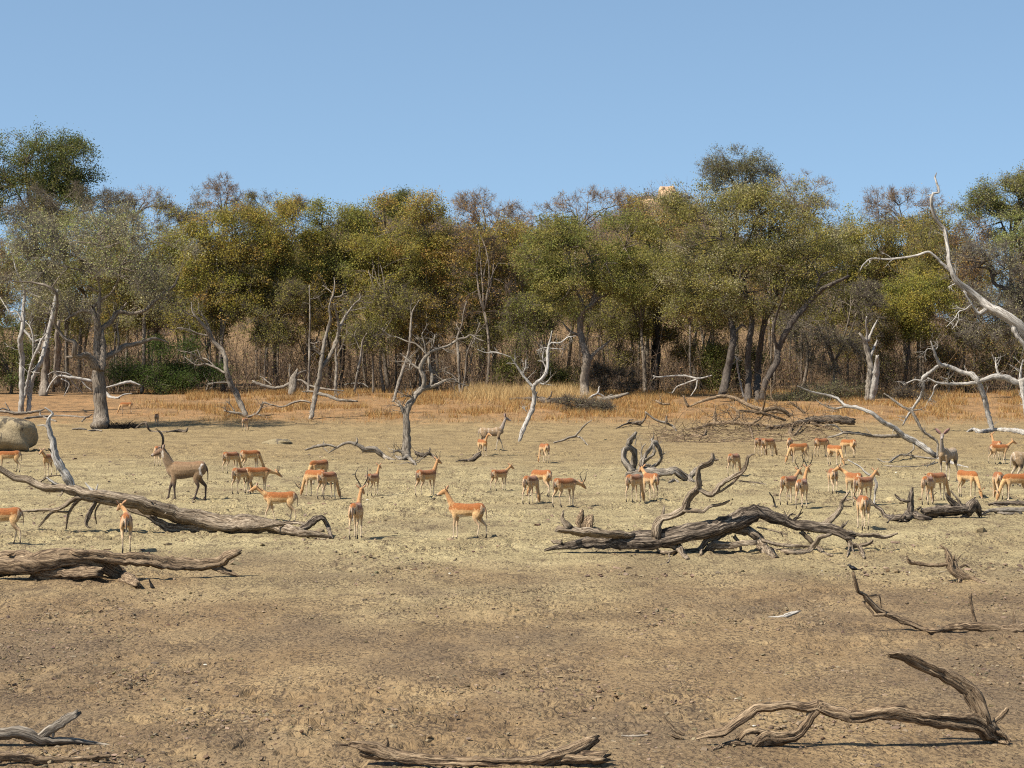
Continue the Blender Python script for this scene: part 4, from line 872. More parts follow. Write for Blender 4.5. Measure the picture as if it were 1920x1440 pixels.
def curve(a, b, rng, sag=0.12, n=4, up=0.0):
    t = np.linspace(0, 1, n + 1)[:, None]
    L = np.linalg.norm(b - a)
    c = a + (b - a) * 0.5 + rng.normal(0, sag, 3) * L + np.array([0, 0, up * L])
    return (1 - t) ** 2 * a + 2 * t * (1 - t) * c + t ** 2 * b

def tree(label, base, crown, cols, Y=None, trunks=None, n=260, lpc=42, size=0.17, spread=0.42, barkm=None, bare=1.0, tr=0.16, seed=0, shell=0.45,
         group=None, name="tree", cat="tree", fork=None, depth=0.8, twc=TWC, limbs=7, straight=False, ragged=1.0):
    rng = np.random.default_rng(seed + 1000)
    if Y is None: Y = groundY(*base)
    barkm = barkm or M_bark
    bx = (base[0] - 960) * Y / FOC
    loc = np.array([bx, Y, float(terrain(bx, Y))])
    ells = []
    for q in crown:
        cx, cy, rx, ry = q[:4]; dy = q[4] if len(q) > 4 else 0.0
        c = P(cx, cy, Y + dy); s = (Y + dy) / FOC
        ells.append((c[0], c[1], c[2], rx * s, max(rx, ry) * s * depth, ry * s))
    # ragged outline: smaller lobes round the edge, a few hanging low
    for e in list(ells):
        for q in range(3):
            a = rng.uniform(0, 6.28); r2 = rng.uniform(0.28, 0.5)
            ells.append((e[0] + math.cos(a) * e[3] * 0.9, e[1] + rng.uniform(-.6, .4) * e[4], e[2] + math.sin(a) * e[5] * 0.85, e[3] * r2, e[4] * r2, e[5] * r2))
    t = thing(name, label, cat, loc, group)
    tb = MB()
    # trunk(s): traced where the photograph shows them, else grown
    starts = []
    ec = np.average([e[:3] for e in ells], axis=0, weights=[e[3] * e[5] for e in ells])
    zb = min(e[2] - e[5] for e in ells)
    if trunks:
        crop, polys = trunks
        sk = skeleton(crop, polys, Y, rng, 0.3, 0.35)
        for bi, pr in enumerate(sk):
            dn = catmull(pr, max(0.9 * pr[:, 3].max(), 3 * Y / FOC))
            dn[:, :3] += rng.normal(0, 0.10, (len(dn), 3)) * dn[:, 3:4]
            tube(tb, dn, 9 if pr[:, 3].max() > 0.12 else 6, rng, 0.06, 0.14)
            starts += [dn[k] for k in range(len(dn)) if dn[k, 2] > loc[2] + 0.35 * (ec[2] - loc[2])]
        if not starts: starts = [dn[-1]]
    else:
        zf = fork if fork is not None else max(loc[2] + 1.5, zb + 0.25 * (ec[2] - zb))
        top = np.array([loc[0] + (ec[0] - loc[0]) * 0.35 + rng.normal(0, .2), Y + rng.normal(0, .2), zf])
        c = curve(loc + np.array([0, 0, -0.2]), top, rng, 0.03 if straight else 0.07, 6)
        r = tr * np.linspace(1.0, 0.68, len(c)); r[0] *= 1.35
        tube(tb, np.column_stack([c, r]), 8, rng, 0.06, 0.10)
        starts = [np.array([*c[-1], r[-1]]), np.array([*c[-2], r[-2]])]
    starts = np.array(starts)
    # clumps -> branches -> limbs
    cl = sample_crown(ells, int(n * 2.2), rng, shell)
    gap = fbm(cl[:, 0] / 1.5 + cl[:, 1] * 0.35, cl[:, 2] / 1.25 - cl[:, 1] * 0.3, 3 + seed, 2)
    cl = cl[np.argsort(-gap * ragged + rng.normal(0, 0.05, len(gap)))[:n]]
    nb = max(10, n // 7)
    bt = cl[rng.choice(n, nb, replace=False)]
    bt = bt * 0.80 + ec * 0.20
    lt = bt[rng.choice(nb, min(limbs, nb), replace=False)] * 0.6 + ec * 0.4
    nodes = [starts]
    for p in lt:
        s = starts[np.argmin(np.linalg.norm(starts[:, :3] - p, axis=1) + rng.uniform(0, 1.2, len(starts)))]
        c = curve(s[:3], p, rng, 0.13, 5, 0.08)
        pr = np.column_stack([c, np.linspace(min(s[3] * 0.8, tr * 0.62), tr * 0.24, len(c))])
        tube(tb, pr, 6, rng, 0.06, 0.05); nodes.append(pr[2:])
    nd = np.vstack(nodes)
    nodes2 = [nd]
    for p in bt:
        s = nd[np.argmin(np.linalg.norm(nd[:, :3] - p, axis=1))]
        c = curve(s[:3], p, rng, 0.13, 4, 0.04)
        r0 = min(s[3] * 0.7, tr * 0.28)
        pr = np.column_stack([c, np.linspace(r0, 0.022, len(c))])
        tube(tb, pr, 4, rng, 0.05); nodes2.append(pr[1:])
    nd = np.vstack(nodes2)
    ob("trunk", tb.mesh("trunk", loc), barkm, t)
    # crown: fine twigs and leaves
    cb = MB()
    tc = np.array(twc)
    d2 = ((cl[:, None] - nd[None, :, :3]) ** 2).sum(-1)
    A = nd[d2.argmin(1), :3]
    mid = (A + cl) / 2 + rng.normal(0, 0.12, cl.shape)
    prisms(cb, A, mid, 0.026, 0.019, tc * rng.uniform(.7, 1.2, (n, 1)), False); prisms(cb, mid, cl, 0.019, 0.012, tc * rng.uniform(.7, 1.2, (n, 1)), False)
    k = int(5 * bare)
    if k:
        S = np.repeat(cl, k, 0); d = rng.normal(0, 1, S.shape); d[:, 2] += 0.35
        out = S - ec; out /= np.linalg.norm(out, axis=1)[:, None] + 1e-6
        d = d / np.linalg.norm(d, axis=1)[:, None] + out * 0.6; d /= np.linalg.norm(d, axis=1)[:, None]
        E1 = S + d * rng.uniform(0.25, 0.75, (len(S), 1)) * (spread / 0.42)
        prisms(cb, S, E1, 0.011, 0.006, tc * rng.uniform(.7, 1.25, (len(S), 1)), False)
        if bare > 1.5:
            d3 = d + rng.normal(0, 0.6, d.shape); d3 /= np.linalg.norm(d3, axis=1)[:, None]
            prisms(cb, (S + E1) / 2, (S + E1) / 2 + d3 * rng.uniform(0.2, 0.55, (len(S), 1)), 0.009, 0.005, tc * rng.uniform(.7, 1.25, (len(S), 1)), False)
    if lpc:
        kk = rng.poisson(lpc * LPC * rng.uniform(0.35, 1.6, n))
        C = np.repeat(cl, kk, 0)
        C = C + rng.normal(0, 1, C.shape) * spread * np.array([1, 1, 0.72])
        cc = np.array(cols); base_c = cc[rng.choice(len(cc), n)]
        cj = np.repeat(base_c, kk, 0) * rng.uniform(0.80, 1.22, (len(C), 1)) * rng.uniform(0.95, 1.05, (len(C), 3))
        leaves(cb, C, size * 0.88, rng, cj)
    ob("crown", cb.mesh("crown", loc), M_leaf, t)
    return t

S_ = 0
def T(*a, **k):
    global S_; S_ += 1
    k.setdefault("seed", S_); return tree(*a, **k)

# --- trees that stand out, left to right
T("tall dark green tree topping the skyline at the left edge", (60, 734), [(40, 300, 85, 62), (110, 315, 66, 58), (55, 375, 95, 60), (-30, 320, 70, 70), (150, 300, 34, 34), (160, 350, 30, 34)], DARKG, Y=212, ragged=0.25, n=700, lpc=46, size=0.19, spread=0.46, tr=0.3, barkm=M_darkb)
T("large spreading grey-green tree with a pale split trunk at the left of the pan", (187, 803), [(190, 470, 150, 80), (75, 500, 95, 78), (285, 490, 80, 70), (150, 425, 130, 42), (110, 560, 95, 40), (270, 555, 75, 38)], GREYG + PALEG[:1], trunks=('A', [
    [(750, 1135, 66), (758, 1060, 54), (760, 980, 50), (755, 860, 46), (740, 740, 46), (745, 620, 40), (735, 500, 38), (735, 400, 34), (725, 320, 25), (700, 260, 20), (690, 220, 12)], [(765, 690, 24), (775, 560, 24), (770, 480, 22), (765, 400, 16)],
    [(725, 680, 30), (690, 620, 28), (640, 580, 26), (600, 590, 20), (555, 580, 18), (565, 520, 18), (550, 480, 16), (500, 470, 14), (440, 400, 12), (410, 330, 10), (430, 200, 9), (410, 100, 9), (300, 50, 8), (200, 35, 6), (80, 30, 4)], [(600, 590, 13), (500, 600, 8)],
    [(770, 610, 24), (850, 570, 22), (930, 520, 20), (1010, 505, 16), (1100, 475, 14), (1170, 460, 10), (1260, 490, 5)], [(745, 400, 20), (830, 330, 20), (870, 270, 18), (920, 260, 16), (1000, 270, 14), (1090, 245, 14), (1160, 180, 14), (1230, 110, 10), (1300, 70, 10), (1335, 0, 7)],
    [(735, 330, 16), (745, 200, 14), (750, 100, 8), (740, 0, 7), (800, -80, 5)], [(710, 270, 14), (620, 250, 12), (540, 290, 10), (480, 330, 6)], [(870, 270, 10), (930, 220, 10), (950, 190, 5)], [(700, 260, 12), (720, 200, 10), (830, 120, 8), (900, 0, 6)], [(870, 560, 9), (890, 480, 8), (880, 380, 6), (890, 300, 3)]]),
  n=440, lpc=19, size=0.15, spread=0.50, tr=0.3, barkm=M_paleb, bare=2.2, twc=(0.24, 0.21, 0.17), limbs=12)
T("thin brown-grey tree with sparse crown above the left grey-green tree", (120, 736), [(125, 385, 75, 42), (200, 395, 55, 36), (70, 400, 60, 36)], [(0.16, 0.14, 0.07), (0.19, 0.15, 0.08)], Y=204, n=300, lpc=15, size=0.13, bare=2.2, tr=0.18)
T("bare rusty tree on the skyline left of the sparse grey crown", (235, 735), [(235, 385, 52, 34), (290, 385, 40, 30)], RUST, Y=214, n=110, lpc=9, size=0.13, bare=2.2, tr=0.17, twc=(0.34, 0.265, 0.21))
T("sparse round-topped tree poking above the yellow-green row at the left", (350, 734), [(350, 375, 36, 34), (320, 410, 40, 30)], OLIVE + RUST[:1], Y=212, n=105, lpc=16, size=0.14, bare=2, tr=0.17)
T("leafless grey-purple tree on the skyline over the yellow-green trees", (415, 734), [(415, 380, 46, 36), (450, 395, 30, 26)], RUST, Y=216, n=115, lpc=7, size=0.12, bare=2.6, tr=0.17, twc=(0.34, 0.265, 0.21))
T("bright yellow-green tree right of the large grey-green one", (420, 738), [(415, 460, 72, 68), (460, 440, 56, 48), (380, 500, 46, 46), (440, 540, 60, 44)], YGREEN, Y=192, n=400, lpc=40, size=0.17, tr=0.2, barkm=M_darkb)
T("yellow-green tree with tapering top, second in the yellow row", (520, 738), [(520, 445, 58, 60), (550, 480, 52, 52), (490, 500, 50, 50), (530, 545, 58, 40)], YGREEN + ORANGE[:1], Y=194, n=370, lpc=38, size=0.17, tr=0.19, barkm=M_darkb)
T("brownish twiggy tree top between the yellow-green trees and the green one", (500, 733), [(495, 400, 46, 30), (545, 400, 36, 26)], ORANGE + OLIVE, Y=210, n=230, lpc=20, size=0.14, bare=2, tr=0.17)
T("fresh green tree behind the antler-limbed dead tree", (640, 738), [(640, 425, 60, 52), (615, 470, 55, 50), (670, 470, 50, 50), (640, 530, 66, 44)], GREEN + YGREEN[:1], Y=196, n=410, lpc=40, size=0.17, tr=0.2, barkm=M_darkb)
T("orange-tinged tree right of the fresh green one", (730, 738), [(735, 430, 66, 52), (770, 470, 58, 50), (700, 490, 46, 44), (740, 545, 60, 40)], ORANGE + YGREEN[:2], Y=195, n=400, lpc=38, size=0.17, tr=0.2)
T("dark-topped green tree peeking over the orange trees on the skyline", (745, 733), [(735, 383, 24, 20), (762, 380, 16, 20)], DARKG, Y=222, n=120, lpc=36, size=0.16, tr=0.16)
T("rust-orange tree with reddish top at the centre of the wood", (825, 738), [(820, 420, 56, 50), (850, 470, 54, 52), (800, 500, 50, 48), (835, 550, 58, 40), (800, 385, 40, 26)], ORANGE + RUST[2:] + YGREEN[:2], Y=193, n=420, lpc=36, size=0.165, tr=0.2)
T("bare twiggy skyline tree with few brown leaves right of the rust-orange tree", (905, 734), [(900, 395, 50, 40), (940, 420, 40, 36), (875, 420, 36, 30)], RUST, Y=212, n=150, lpc=9, size=0.13, bare=2.6, tr=0.19, twc=(0.34, 0.265, 0.21))
T("golden leafed tree between the rust-orange tree and the big olive green one", (925, 738), [(920, 485, 50, 52), (960, 460, 44, 46), (930, 545, 52, 40)], ORANGE + YGREEN, Y=197, n=330, lpc=32, size=0.16, tr=0.18)
T("leafless skyline trees' reddish crown left of the hilltop rock", (1060, 734), [(1010, 420, 44, 32), (1075, 395, 50, 30), (1140, 385, 50, 30), (1185, 385, 36, 28)], RUST, Y=218, n=210, lpc=8, size=0.13, bare=2.6, tr=0.19, twc=(0.34, 0.265, 0.21))
T("broad olive green tree on a pale leaning trunk at centre right", (1096, 746), [(1090, 470, 92, 72), (1030, 500, 62, 62), (1160, 500, 80, 70), (1090, 550, 96, 48), (1180, 450, 60, 52), (1050, 440, 50, 44)], GREEN + OLIVE, trunks=('C', [
    [(545, 915, 40), (545, 840, 32), (545, 740, 34), (565, 650, 32), (555, 580, 28), (530, 490, 26), (510, 400, 24), (515, 310, 24), (530, 250, 20), (520, 180, 14), (480, 100, 8)], [(530, 250, 18), (590, 210, 16), (640, 160, 14), (700, 140, 10), (780, 110, 5)], [(590, 210, 14), (620, 130, 12), (635, 60, 9), (610, 0, 5)],
    [(575, 630, 18), (610, 580, 14), (680, 520, 10), (740, 470, 5)], [(510, 440, 12), (430, 400, 9), (380, 340, 5)]]), n=720, lpc=46, size=0.165, tr=0.26, barkm=M_paleb, limbs=10)
T("brown-leafed tree on the slope just below the hilltop rock", (1215, 737), [(1215, 410, 56, 40), (1255, 430, 46, 44), (1180, 430, 44, 36)], ORANGE + OLIVE + RUST[:1], Y=206, n=300, lpc=28, size=0.16, tr=0.18)
T("massive olive tree with four leaning trunks right of centre", (1395, 750), [(1400, 440, 130, 84), (1300, 460, 86, 88), (1500, 450, 92, 82), (1400, 530, 140, 62), (1270, 530, 62, 60), (1530, 510, 70, 60), (1330, 390, 86, 50), (1460, 385, 80, 46)], OLIVE + GREYG[:1], trunks=('C', [
    [(1765, 935, 27), (1775, 760, 24), (1770, 600, 24), (1780, 480, 22), (1800, 300, 18), (1760, 160, 12), (1700, 60, 9)], [(1575, 875, 30), (1610, 720, 28), (1640, 560, 26), (1660, 440, 24), (1640, 330, 20), (1600, 260, 14), (1540, 150, 9)],
    [(1840, 935, 26), (1840, 760, 24), (1850, 600, 24), (1870, 450, 20), (1900, 320, 20), (1890, 240, 16), (1780, 170, 12), (1740, 60, 9), (1680, 20, 8)], [(1880, 920, 24), (1900, 800, 22), (1980, 640, 24), (2000, 540, 22), (2050, 420, 22), (2120, 310, 24), (2210, 210, 22), (2270, 140, 20), (2340, 80, 18), (2440, 30, 14), (2520, -10, 10)],
    [(1900, 320, 14), (1960, 220, 12), (1990, 100, 9), (1960, 0, 6)], [(2000, 560, 12), (1960, 420, 10), (1980, 300, 8), (2030, 150, 5)], [(1660, 430, 10), (1720, 360, 9), (1760, 380, 4)], [(2270, 140, 10), (2290, 60, 9), (2330, -20, 8), (2440, -60, 5)]]),
  n=1050, lpc=44, size=0.16, tr=0.30, barkm=M_darkb, limbs=14, bare=1.4)
T("grey-green dome of a taller tree rising behind the massive olive tree", (1385, 735), [(1385, 306, 62, 30), (1420, 318, 34, 26), (1345, 322, 34, 22), (1395, 345, 64, 34)], [(0.20, 0.185, 0.085), (0.165, 0.16, 0.07), (0.235, 0.21, 0.10)], Y=226, ragged=0.25, n=380, lpc=24, size=0.16, bare=1.8, tr=0.24)
T("brown twiggy crown on the skyline right of the grey-green dome", (1510, 735), [(1505, 365, 58, 34), (1545, 390, 40, 32)], RUST + OLIVE, Y=213, n=150, lpc=13, size=0.13, bare=2.4, tr=0.2, twc=(0.34, 0.265, 0.21))
T("olive brown tree filling the gap right of the massive olive tree", (1610, 737), [(1610, 450, 58, 50), (1590, 510, 50, 50), (1650, 500, 46, 44)], OLIVE + ORANGE[:1], Y=203, n=330, lpc=34, size=0.16, tr=0.18)
T("leafless dark-twigged tree behind the white sky-reaching limb", (1700, 736), [(1690, 395, 58, 38), (1745, 400, 44, 40), (1650, 400, 36, 34)], RUST, Y=212, n=210, lpc=6, size=0.13, bare=2.6, tr=0.2, twc=(0.34, 0.265, 0.21))
T("dense olive tree behind the white sky-reaching limb's elbow", (1720, 737), [(1720, 465, 70, 50), (1760, 450, 50, 50), (1670, 480, 48, 44)], OLIVE + ORANGE[1:2], Y=204, n=360, lpc=34, size=0.16, tr=0.18)
T("low bright yellow-green tree under the white limb at the right", (1690, 742), [(1690, 565, 64, 44), (1745, 555, 60, 46), (1720, 600, 70, 34)], YGREEN + GREEN[:1], Y=190, n=330, lpc=44, size=0.16, tr=0.17, barkm=M_darkb)
T("tall green-topped tree at the right edge of the skyline", (1900, 740), [(1895, 370, 56, 44), (1850, 395, 48, 40), (1960, 350, 60, 60), (1840, 440, 44, 40)], GREEN + GREYG[1:2], Y=206, ragged=0.4, n=500, lpc=34, size=0.17, tr=0.28, barkm=M_darkb, bare=1.6)
T("fresh green leafy tree at the right edge in front of the tall one", (1905, 744), [(1905, 440, 44, 40), (1950, 450, 60, 50)], PALEG + GREEN[:1], Y=194, n=230, lpc=40, size=0.16, tr=0.2)
T("contorted grey thorn tree with black limbs at the right edge", (1885, 748), [(1870, 520, 70, 58), (1920, 560, 70, 60), (1820, 500, 44, 44), (1860, 600, 70, 40)], GREYG, trunks=('D', [
    [(2000, 900, 34), (1990, 700, 32), (1960, 500, 30), (1930, 300, 28), (1900, 200, 26), (1830, 210, 24), (1760, 240, 18)], [(1905, 200, 22), (1860, 130, 20), (1760, 80, 16), (1690, 40, 12), (1660, -60, 10), (1560, -80, 8)], [(1960, 480, 18), (2000, 300, 16), (1980, 100, 12), (1920, -60, 9)], [(1690, 40, 9), (1680, -80, 8), (1500, -130, 5)]]),
  n=420, lpc=12, size=0.13, bare=2.6, tr=0.25, barkm=M_darkb, twc=(0.22, 0.19, 0.16))
T("grey twiggy thorn tree right of the massive olive tree's trunks", (1560, 744), [(1545, 600, 66, 52), (1600, 580, 56, 50), (1500, 620, 44, 44), (1570, 660, 70, 36)], GREYG + OLIVE[:1], Y=186, n=400, lpc=9, size=0.12, bare=2.8, tr=0.14, twc=(0.21, 0.175, 0.14))
T("slim grey-trunked tree between the massive olive tree and the leaning pale trunk", (1210, 738), [(1215, 520, 66, 56), (1190, 580, 52, 36)], OLIVE, Y=190, n=260, lpc=34, size=0.16, tr=0.2, trunks=('C', [[(1000, 855, 18), (995, 720, 16), (990, 600, 14), (975, 500, 11), (970, 380, 8)]]), barkm=M_paleb)
T("fire-blackened trunk with olive leaves left of the massive olive tree", (1232, 735), [(1240, 520, 60, 50), (1260, 570, 40, 34)], OLIVE, Y=192, n=220, lpc=34, size=0.16, tr=0.2, trunks=('C', [[(1080, 860, 22), (1090, 700, 18), (1100, 560, 18), (1090, 400, 16), (1095, 250, 12), (1100, 100, 8)], [(1050, 860, 18), (1055, 700, 16), (1065, 500, 14), (1070, 300, 12), (1060, 150, 8)], [(1100, 450, 8), (1150, 440, 6), (1190, 465, 3)]]), barkm=M_burnt)
T("grey upright tree left of the big left tree, dark shade behind it", (95, 748), [(90, 560, 60, 44), (140, 580, 44, 36)], GREYG + OLIVE[:1], Y=184, n=200, lpc=16, size=0.14, bare=2, tr=0.34, trunks=('A', [[(330, 890, 34), (335, 760, 28), (345, 640, 26), (340, 520, 24), (350, 400, 18), (380, 250, 12)], [(430, 800, 26), (430, 680, 24), (435, 540, 24), (430, 440, 20), (440, 330, 12)]]), barkm=M_paleb)
T("grey straight tree standing in front of the dark green bush at the left", (267, 735), [(270, 570, 50, 40), (300, 540, 40, 36)], OLIVE + GREYG, Y=187, n=160, lpc=22, size=0.15, tr=0.14, trunks=('A', [[(1065, 860, 16), (1075, 740, 16), (1080, 560, 14), (1080, 400, 13), (1085, 250, 10)]]), barkm=M_paleb)

T("dense dark evergreen filling the shade at the left edge behind the bleached stems", (20, 742), [(0, 640, 60, 56), (60, 625, 44, 50), (-50, 620, 60, 70), (30, 690, 60, 36)], DARKG, Y=188, n=300, lpc=34, size=0.17, tr=0.16, barkm=M_darkb)
T("shadowy brown-green tree low at the right edge behind the white limbs", (1890, 742), [(1880, 650, 56, 40), (1930, 640, 56, 50), (1840, 670, 44, 30)], OLIVE + RUST[:1], Y=192, n=260, lpc=22, size=0.15, tr=0.13, bare=2)

T("olive tree filling the wood behind the big left grey-green tree", (150, 740), [(120, 470, 110, 66), (240, 450, 84, 60), (30, 490, 70, 60), (290, 520, 60, 50)], OLIVE + PALEG[:2], Y=198, n=520, lpc=30, size=0.16, tr=0.2)

# --- leafy understorey trees in front of the deep wood, yellow-green leaves low between the trunks
low = [("low leafy tree under the bright yellow-green tree", 385, 600, YGREEN), ("low thin-leafed tree under the second yellow-green tree", 500, 600, OLIVE), ("low brownish-leafed tree left of the antler-limbed dead tree", 575, 610, ORANGE),
       ("low thin tree right of the antler-limbed dead tree", 700, 600, OLIVE), ("low golden-leafed tree behind the gnarled dead tree", 790, 600, ORANGE), ("low twiggy tree behind the twin-stemmed dead tree", 880, 610, OLIVE),
       ("low green-leafed tree left of the pale leaning live trunk", 1010, 610, GREEN), ("low dark-leafed tree right of the pale leaning live trunk", 1160, 620, OLIVE), ("low brown tree in the shade left of the olive trunks", 1310, 620, RUST + OLIVE), ("low brown twiggy tree behind the broken pale trunk", 1640, 650, RUST + OLIVE), ("low brown tree deep behind the arching white limbs", 1790, 660, RUST + OLIVE)]
for i, (lab, px, py, cols) in enumerate(low):
    r = np.random.default_rng(300 + i)
    T(lab, (px, 735), [(px - 18, py - 6, 54, 38), (px + 28, py - 30, 46, 38), (px + 6, py + 36, 44, 32)], cols, Y=188 + r.uniform(0, 7), n=260, lpc=22, size=0.15, bare=2, tr=0.11, fork=None)

# --- ranks of slim trees deep in the wood: a few kinds grown once, then copied one by one
def slim_proto(kind, seed, cols, lpc, bare, twc):
    t = tree("slim %s tree deep in the shaded wood behind the front row" % kind, (960, 700), [(960, 430, 52, 50), (985, 490, 50, 50), (930, 500, 44, 46), (960, 570, 46, 44)], cols, Y=205, n=200, lpc=lpc, size=0.18, bare=bare, tr=0.15, seed=seed, twc=twc,
             group="slim %s trees deep in the wood" % kind, name="slim_tree", barkm=M_paleb if seed % 2 else M_bark)
    return t
protos = [slim_proto("olive-leaved", 501, OLIVE, 34, 1, TWC), slim_proto("brownish-leaved", 502, ORANGE + OLIVE, 26, 1.6, TWC), slim_proto("nearly leafless", 503, RUST, 9, 2.4, (0.18, 0.135, 0.11)), slim_proto("yellow-green", 504, YGREEN + OLIVE, 32, 1, TWC)]
rg = np.random.default_rng(510)
used = set(); placed = 0
KINDS_ = ["olive-leaved", "brownish-leaved", "nearly leafless", "yellow-green"]
RANKS = ["front", "second", "third", "fourth", "fifth", "last"]
MARKS = [(42, "the bleached left-edge stems"), (187, "the big left tree"), (300, "the dark green bush"), (430, "the leaning slender dead tree"), (520, "the pale splintered stump"), (612, "the antler-limbed dead tree"),
         (700, "the leaning grey pole"), (790, "the gnarled dead tree"), (868, "the twin-stemmed dead tree"), (940, "the striding kudu"), (1010, "the Y-forked dead tree"), (1095, "the pale leaning live trunk"), (1225, "the fire-blackened trunk"),
         (1300, "the thin white bough"), (1400, "the massive olive tree"), (1490, "the brushwood pile"), (1560, "the grey thorn tree"), (1640, "the broken pale trunk"), (1730, "the low yellow-green tree"), (1840, "the arching white limbs"), (1920, "the right-edge limb")]
for row, Yr in enumerate((194, 199, 208, 220, 236, 252)):
    nrow = 20
    for k in range(nrow):
        Y = Yr + rg.uniform(-4, 4)
        px = -60 + (k + rg.uniform(0.1, 0.9)) * 2040 / nrow
        X = (px - 960) * Y / FOC
        pi = int(rg.integers(0, 4)); src = protos[pi]
        if pi not in used:
            o = src; used.add(pi)
        else:
            o = src.copy(); COL.objects.link(o)
            for ch in src.children:
                c = ch.copy(); COL.objects.link(c); c.parent = o
        s = rg.uniform(0.72, 0.98) * (1.0 if px < 1750 and px > 250 else 0.95)
        o.location = (X, Y, float(terrain(X, Y)))
        o.scale = (s * rg.uniform(0.9, 1.15), s, s); o.rotation_euler[2] = rg.uniform(0, 6.28)
        placed += 1
        mark = min(MARKS, key=lambda q: abs(q[0] - px))
        side = "left of" if px < mark[0] - 22 else ("right of" if px > mark[0] + 22 else "straight behind")
        o["label"] = "slim %s tree, %s rank of the wood, %s %s" % (KINDS_[pi], RANKS[row], side, mark[1])

# --- undergrowth: brown twigs and saplings between the trunks (nobody could count them)
def undergrowth():
    rng = np.random.default_rng(520)
    mb = MB(); n = 12500
    px = rng.uniform(-120, 2040, n); Y = 187 + 73 * rng.uniform(0, 1, n) ** 1.1
    X = (px - 960) * Y / FOC
    dens = fbm(X / 4.5, Y / 9.0, 91, 3)
    keep = rng.uniform(0, 1, n) < sstep(0.32, 0.55, dens) + 0.18
    X, Y = X[keep], Y[keep]; n = len(X)
    A = np.stack([X, Y, terrain(X, Y) - 0.05], -1)
    h = (rng.gamma(2.4, 0.95, n) * (1 + 0.7 * sstep(195, 250, Y))).clip(0.5, 8.5)
    d = rng.normal(0, 0.38, (n, 3)); d[:, 2] = 1
    B = A + d * h[:, None] * 0.5; C = B + (d + rng.normal(0, 0.5, (n, 3))) * h[:, None] * 0.5
    tc = np.array([(0.17, 0.115, 0.075), (0.13, 0.095, 0.07), (0.21, 0.145, 0.09), (0.10, 0.075, 0.058)])
    c = tc[rng.choice(4, n)] * rng.uniform(0.7, 1.25, (n, 1))
    r = 0.011 + 0.008 * h / 3
    prisms(mb, A, B, r, r * 0.75, c, False); prisms(mb, B, C, r * 0.75, r * 0.35, c, False)
    for _ in range(6):
        t = rng.uniform(0.2, 1.0, (n, 1)); S = np.where(t < .5, A + (B - A) * t * 2, B + (C - B) * (t * 2 - 1))
        e = rng.normal(0, 1, (n, 3)); e[:, 2] = np.abs(e[:, 2]) * 0.8 + 0.15; e /= np.linalg.norm(e, axis=1)[:, None]
        prisms(mb, S, S + e * rng.uniform(0.2, 1.0, (n, 1)) * np.minimum(h, 3)[:, None] * 0.42, r * 0.55, r * 0.25, c * rng.uniform(.8, 1.2, (n, 1)), False)
    m = rng.uniform(0, 1, n) < 0.6
    L = np.repeat(C[m], 10, 0) + rng.normal(0, 0.6, (m.sum() * 10, 3)) - np.array([0, 0, 0.3])
    lc = np.array([(0.19, 0.11, 0.05), (0.14, 0.10, 0.045), (0.12, 0.115, 0.04)])[rng.choice(3, len(L))]
    leaves(mb, L, 0.14, rng, lc * rng.uniform(.7, 1.3, (len(L), 1)))
    o = ob("undergrowth", mb.mesh("undergrowth"), M_twig)
    tag(o, "dry brown twigs and saplings filling the floor of the wood", "undergrowth", kind="stuff")
undergrowth()

def shrub(label, base, crown, cols, Y, n, lpc, seed, size=0.15, bare=1.0):
    return tree(label, base, crown, cols, Y=Y, n=n, lpc=lpc, size=size, bare=bare, tr=0.06, seed=seed, name="shrub", cat="shrub", shell=0.3, limbs=6, fork=float(terrain((base[0] - 960) * Y / FOC, Y)) + 0.5)
shrub("dense dark green bush behind the big left tree", (300, 726), [(235, 690, 42, 34), (290, 675, 50, 40), (340, 680, 38, 40), (300, 705, 66, 24)], [tuple(v * 0.75 for v in c) for c in BUSHG], 187, 300, 40, 601)
shrub("small dark green bush at the foot of the leaning slender dead tree", (352, 727), [(355, 705, 30, 22), (395, 705, 30, 16)], BUSHG, 188, 110, 34, 602)
shrub("green bush in the blond grass at centre", (935, 722), [(930, 692, 24, 22), (955, 700, 22, 16)], GREEN, 192, 90, 40, 603)
shrub("dark green bush left of the pale leaning live trunk's base", (1045, 722), [(1040, 695, 26, 22), (1065, 705, 20, 16)], DARKG, 194, 90, 34, 604)
shrub("bright green bush behind the olive tree's trunks", (1340, 730), [(1335, 692, 24, 34), (1350, 670, 20, 26)], GREEN, 192, 110, 42, 605)
shrub("dark bush shaded between the olive tree's trunks", (1390, 732), [(1395, 690, 34, 34)], DARKG, 194, 90, 40, 606)
shrub("low grey-green bush beside the brushwood pile", (1545, 762), [(1530, 745, 46, 20), (1580, 740, 40, 22), (1490, 755, 40, 14)], [(0.17, 0.165, 0.075), (0.20, 0.185, 0.09)], 176, 200, 26, 607, 0.12, 2.0)
shrub("grey leafless bush in the grass right of the slim Y-forked dead tree", (1075, 772), [(1065, 762, 26, 12), (1110, 765, 34, 10)], GREYG, 164, 110, 5, 608, 0.1, 3.0)
shrub("small leafless brown bush below the pale leaning live trunk", (1135, 738), [(1135, 715, 30, 24), (1170, 720, 26, 20)], RUST, 184, 130, 4, 609, 0.1, 3.0)
shrub("dark leafless bush right of the broken pale trunk", (1700, 765), [(1690, 752, 36, 16), (1740, 758, 40, 12)], RUST, 175, 150, 5, 610, 0.1, 3.0)

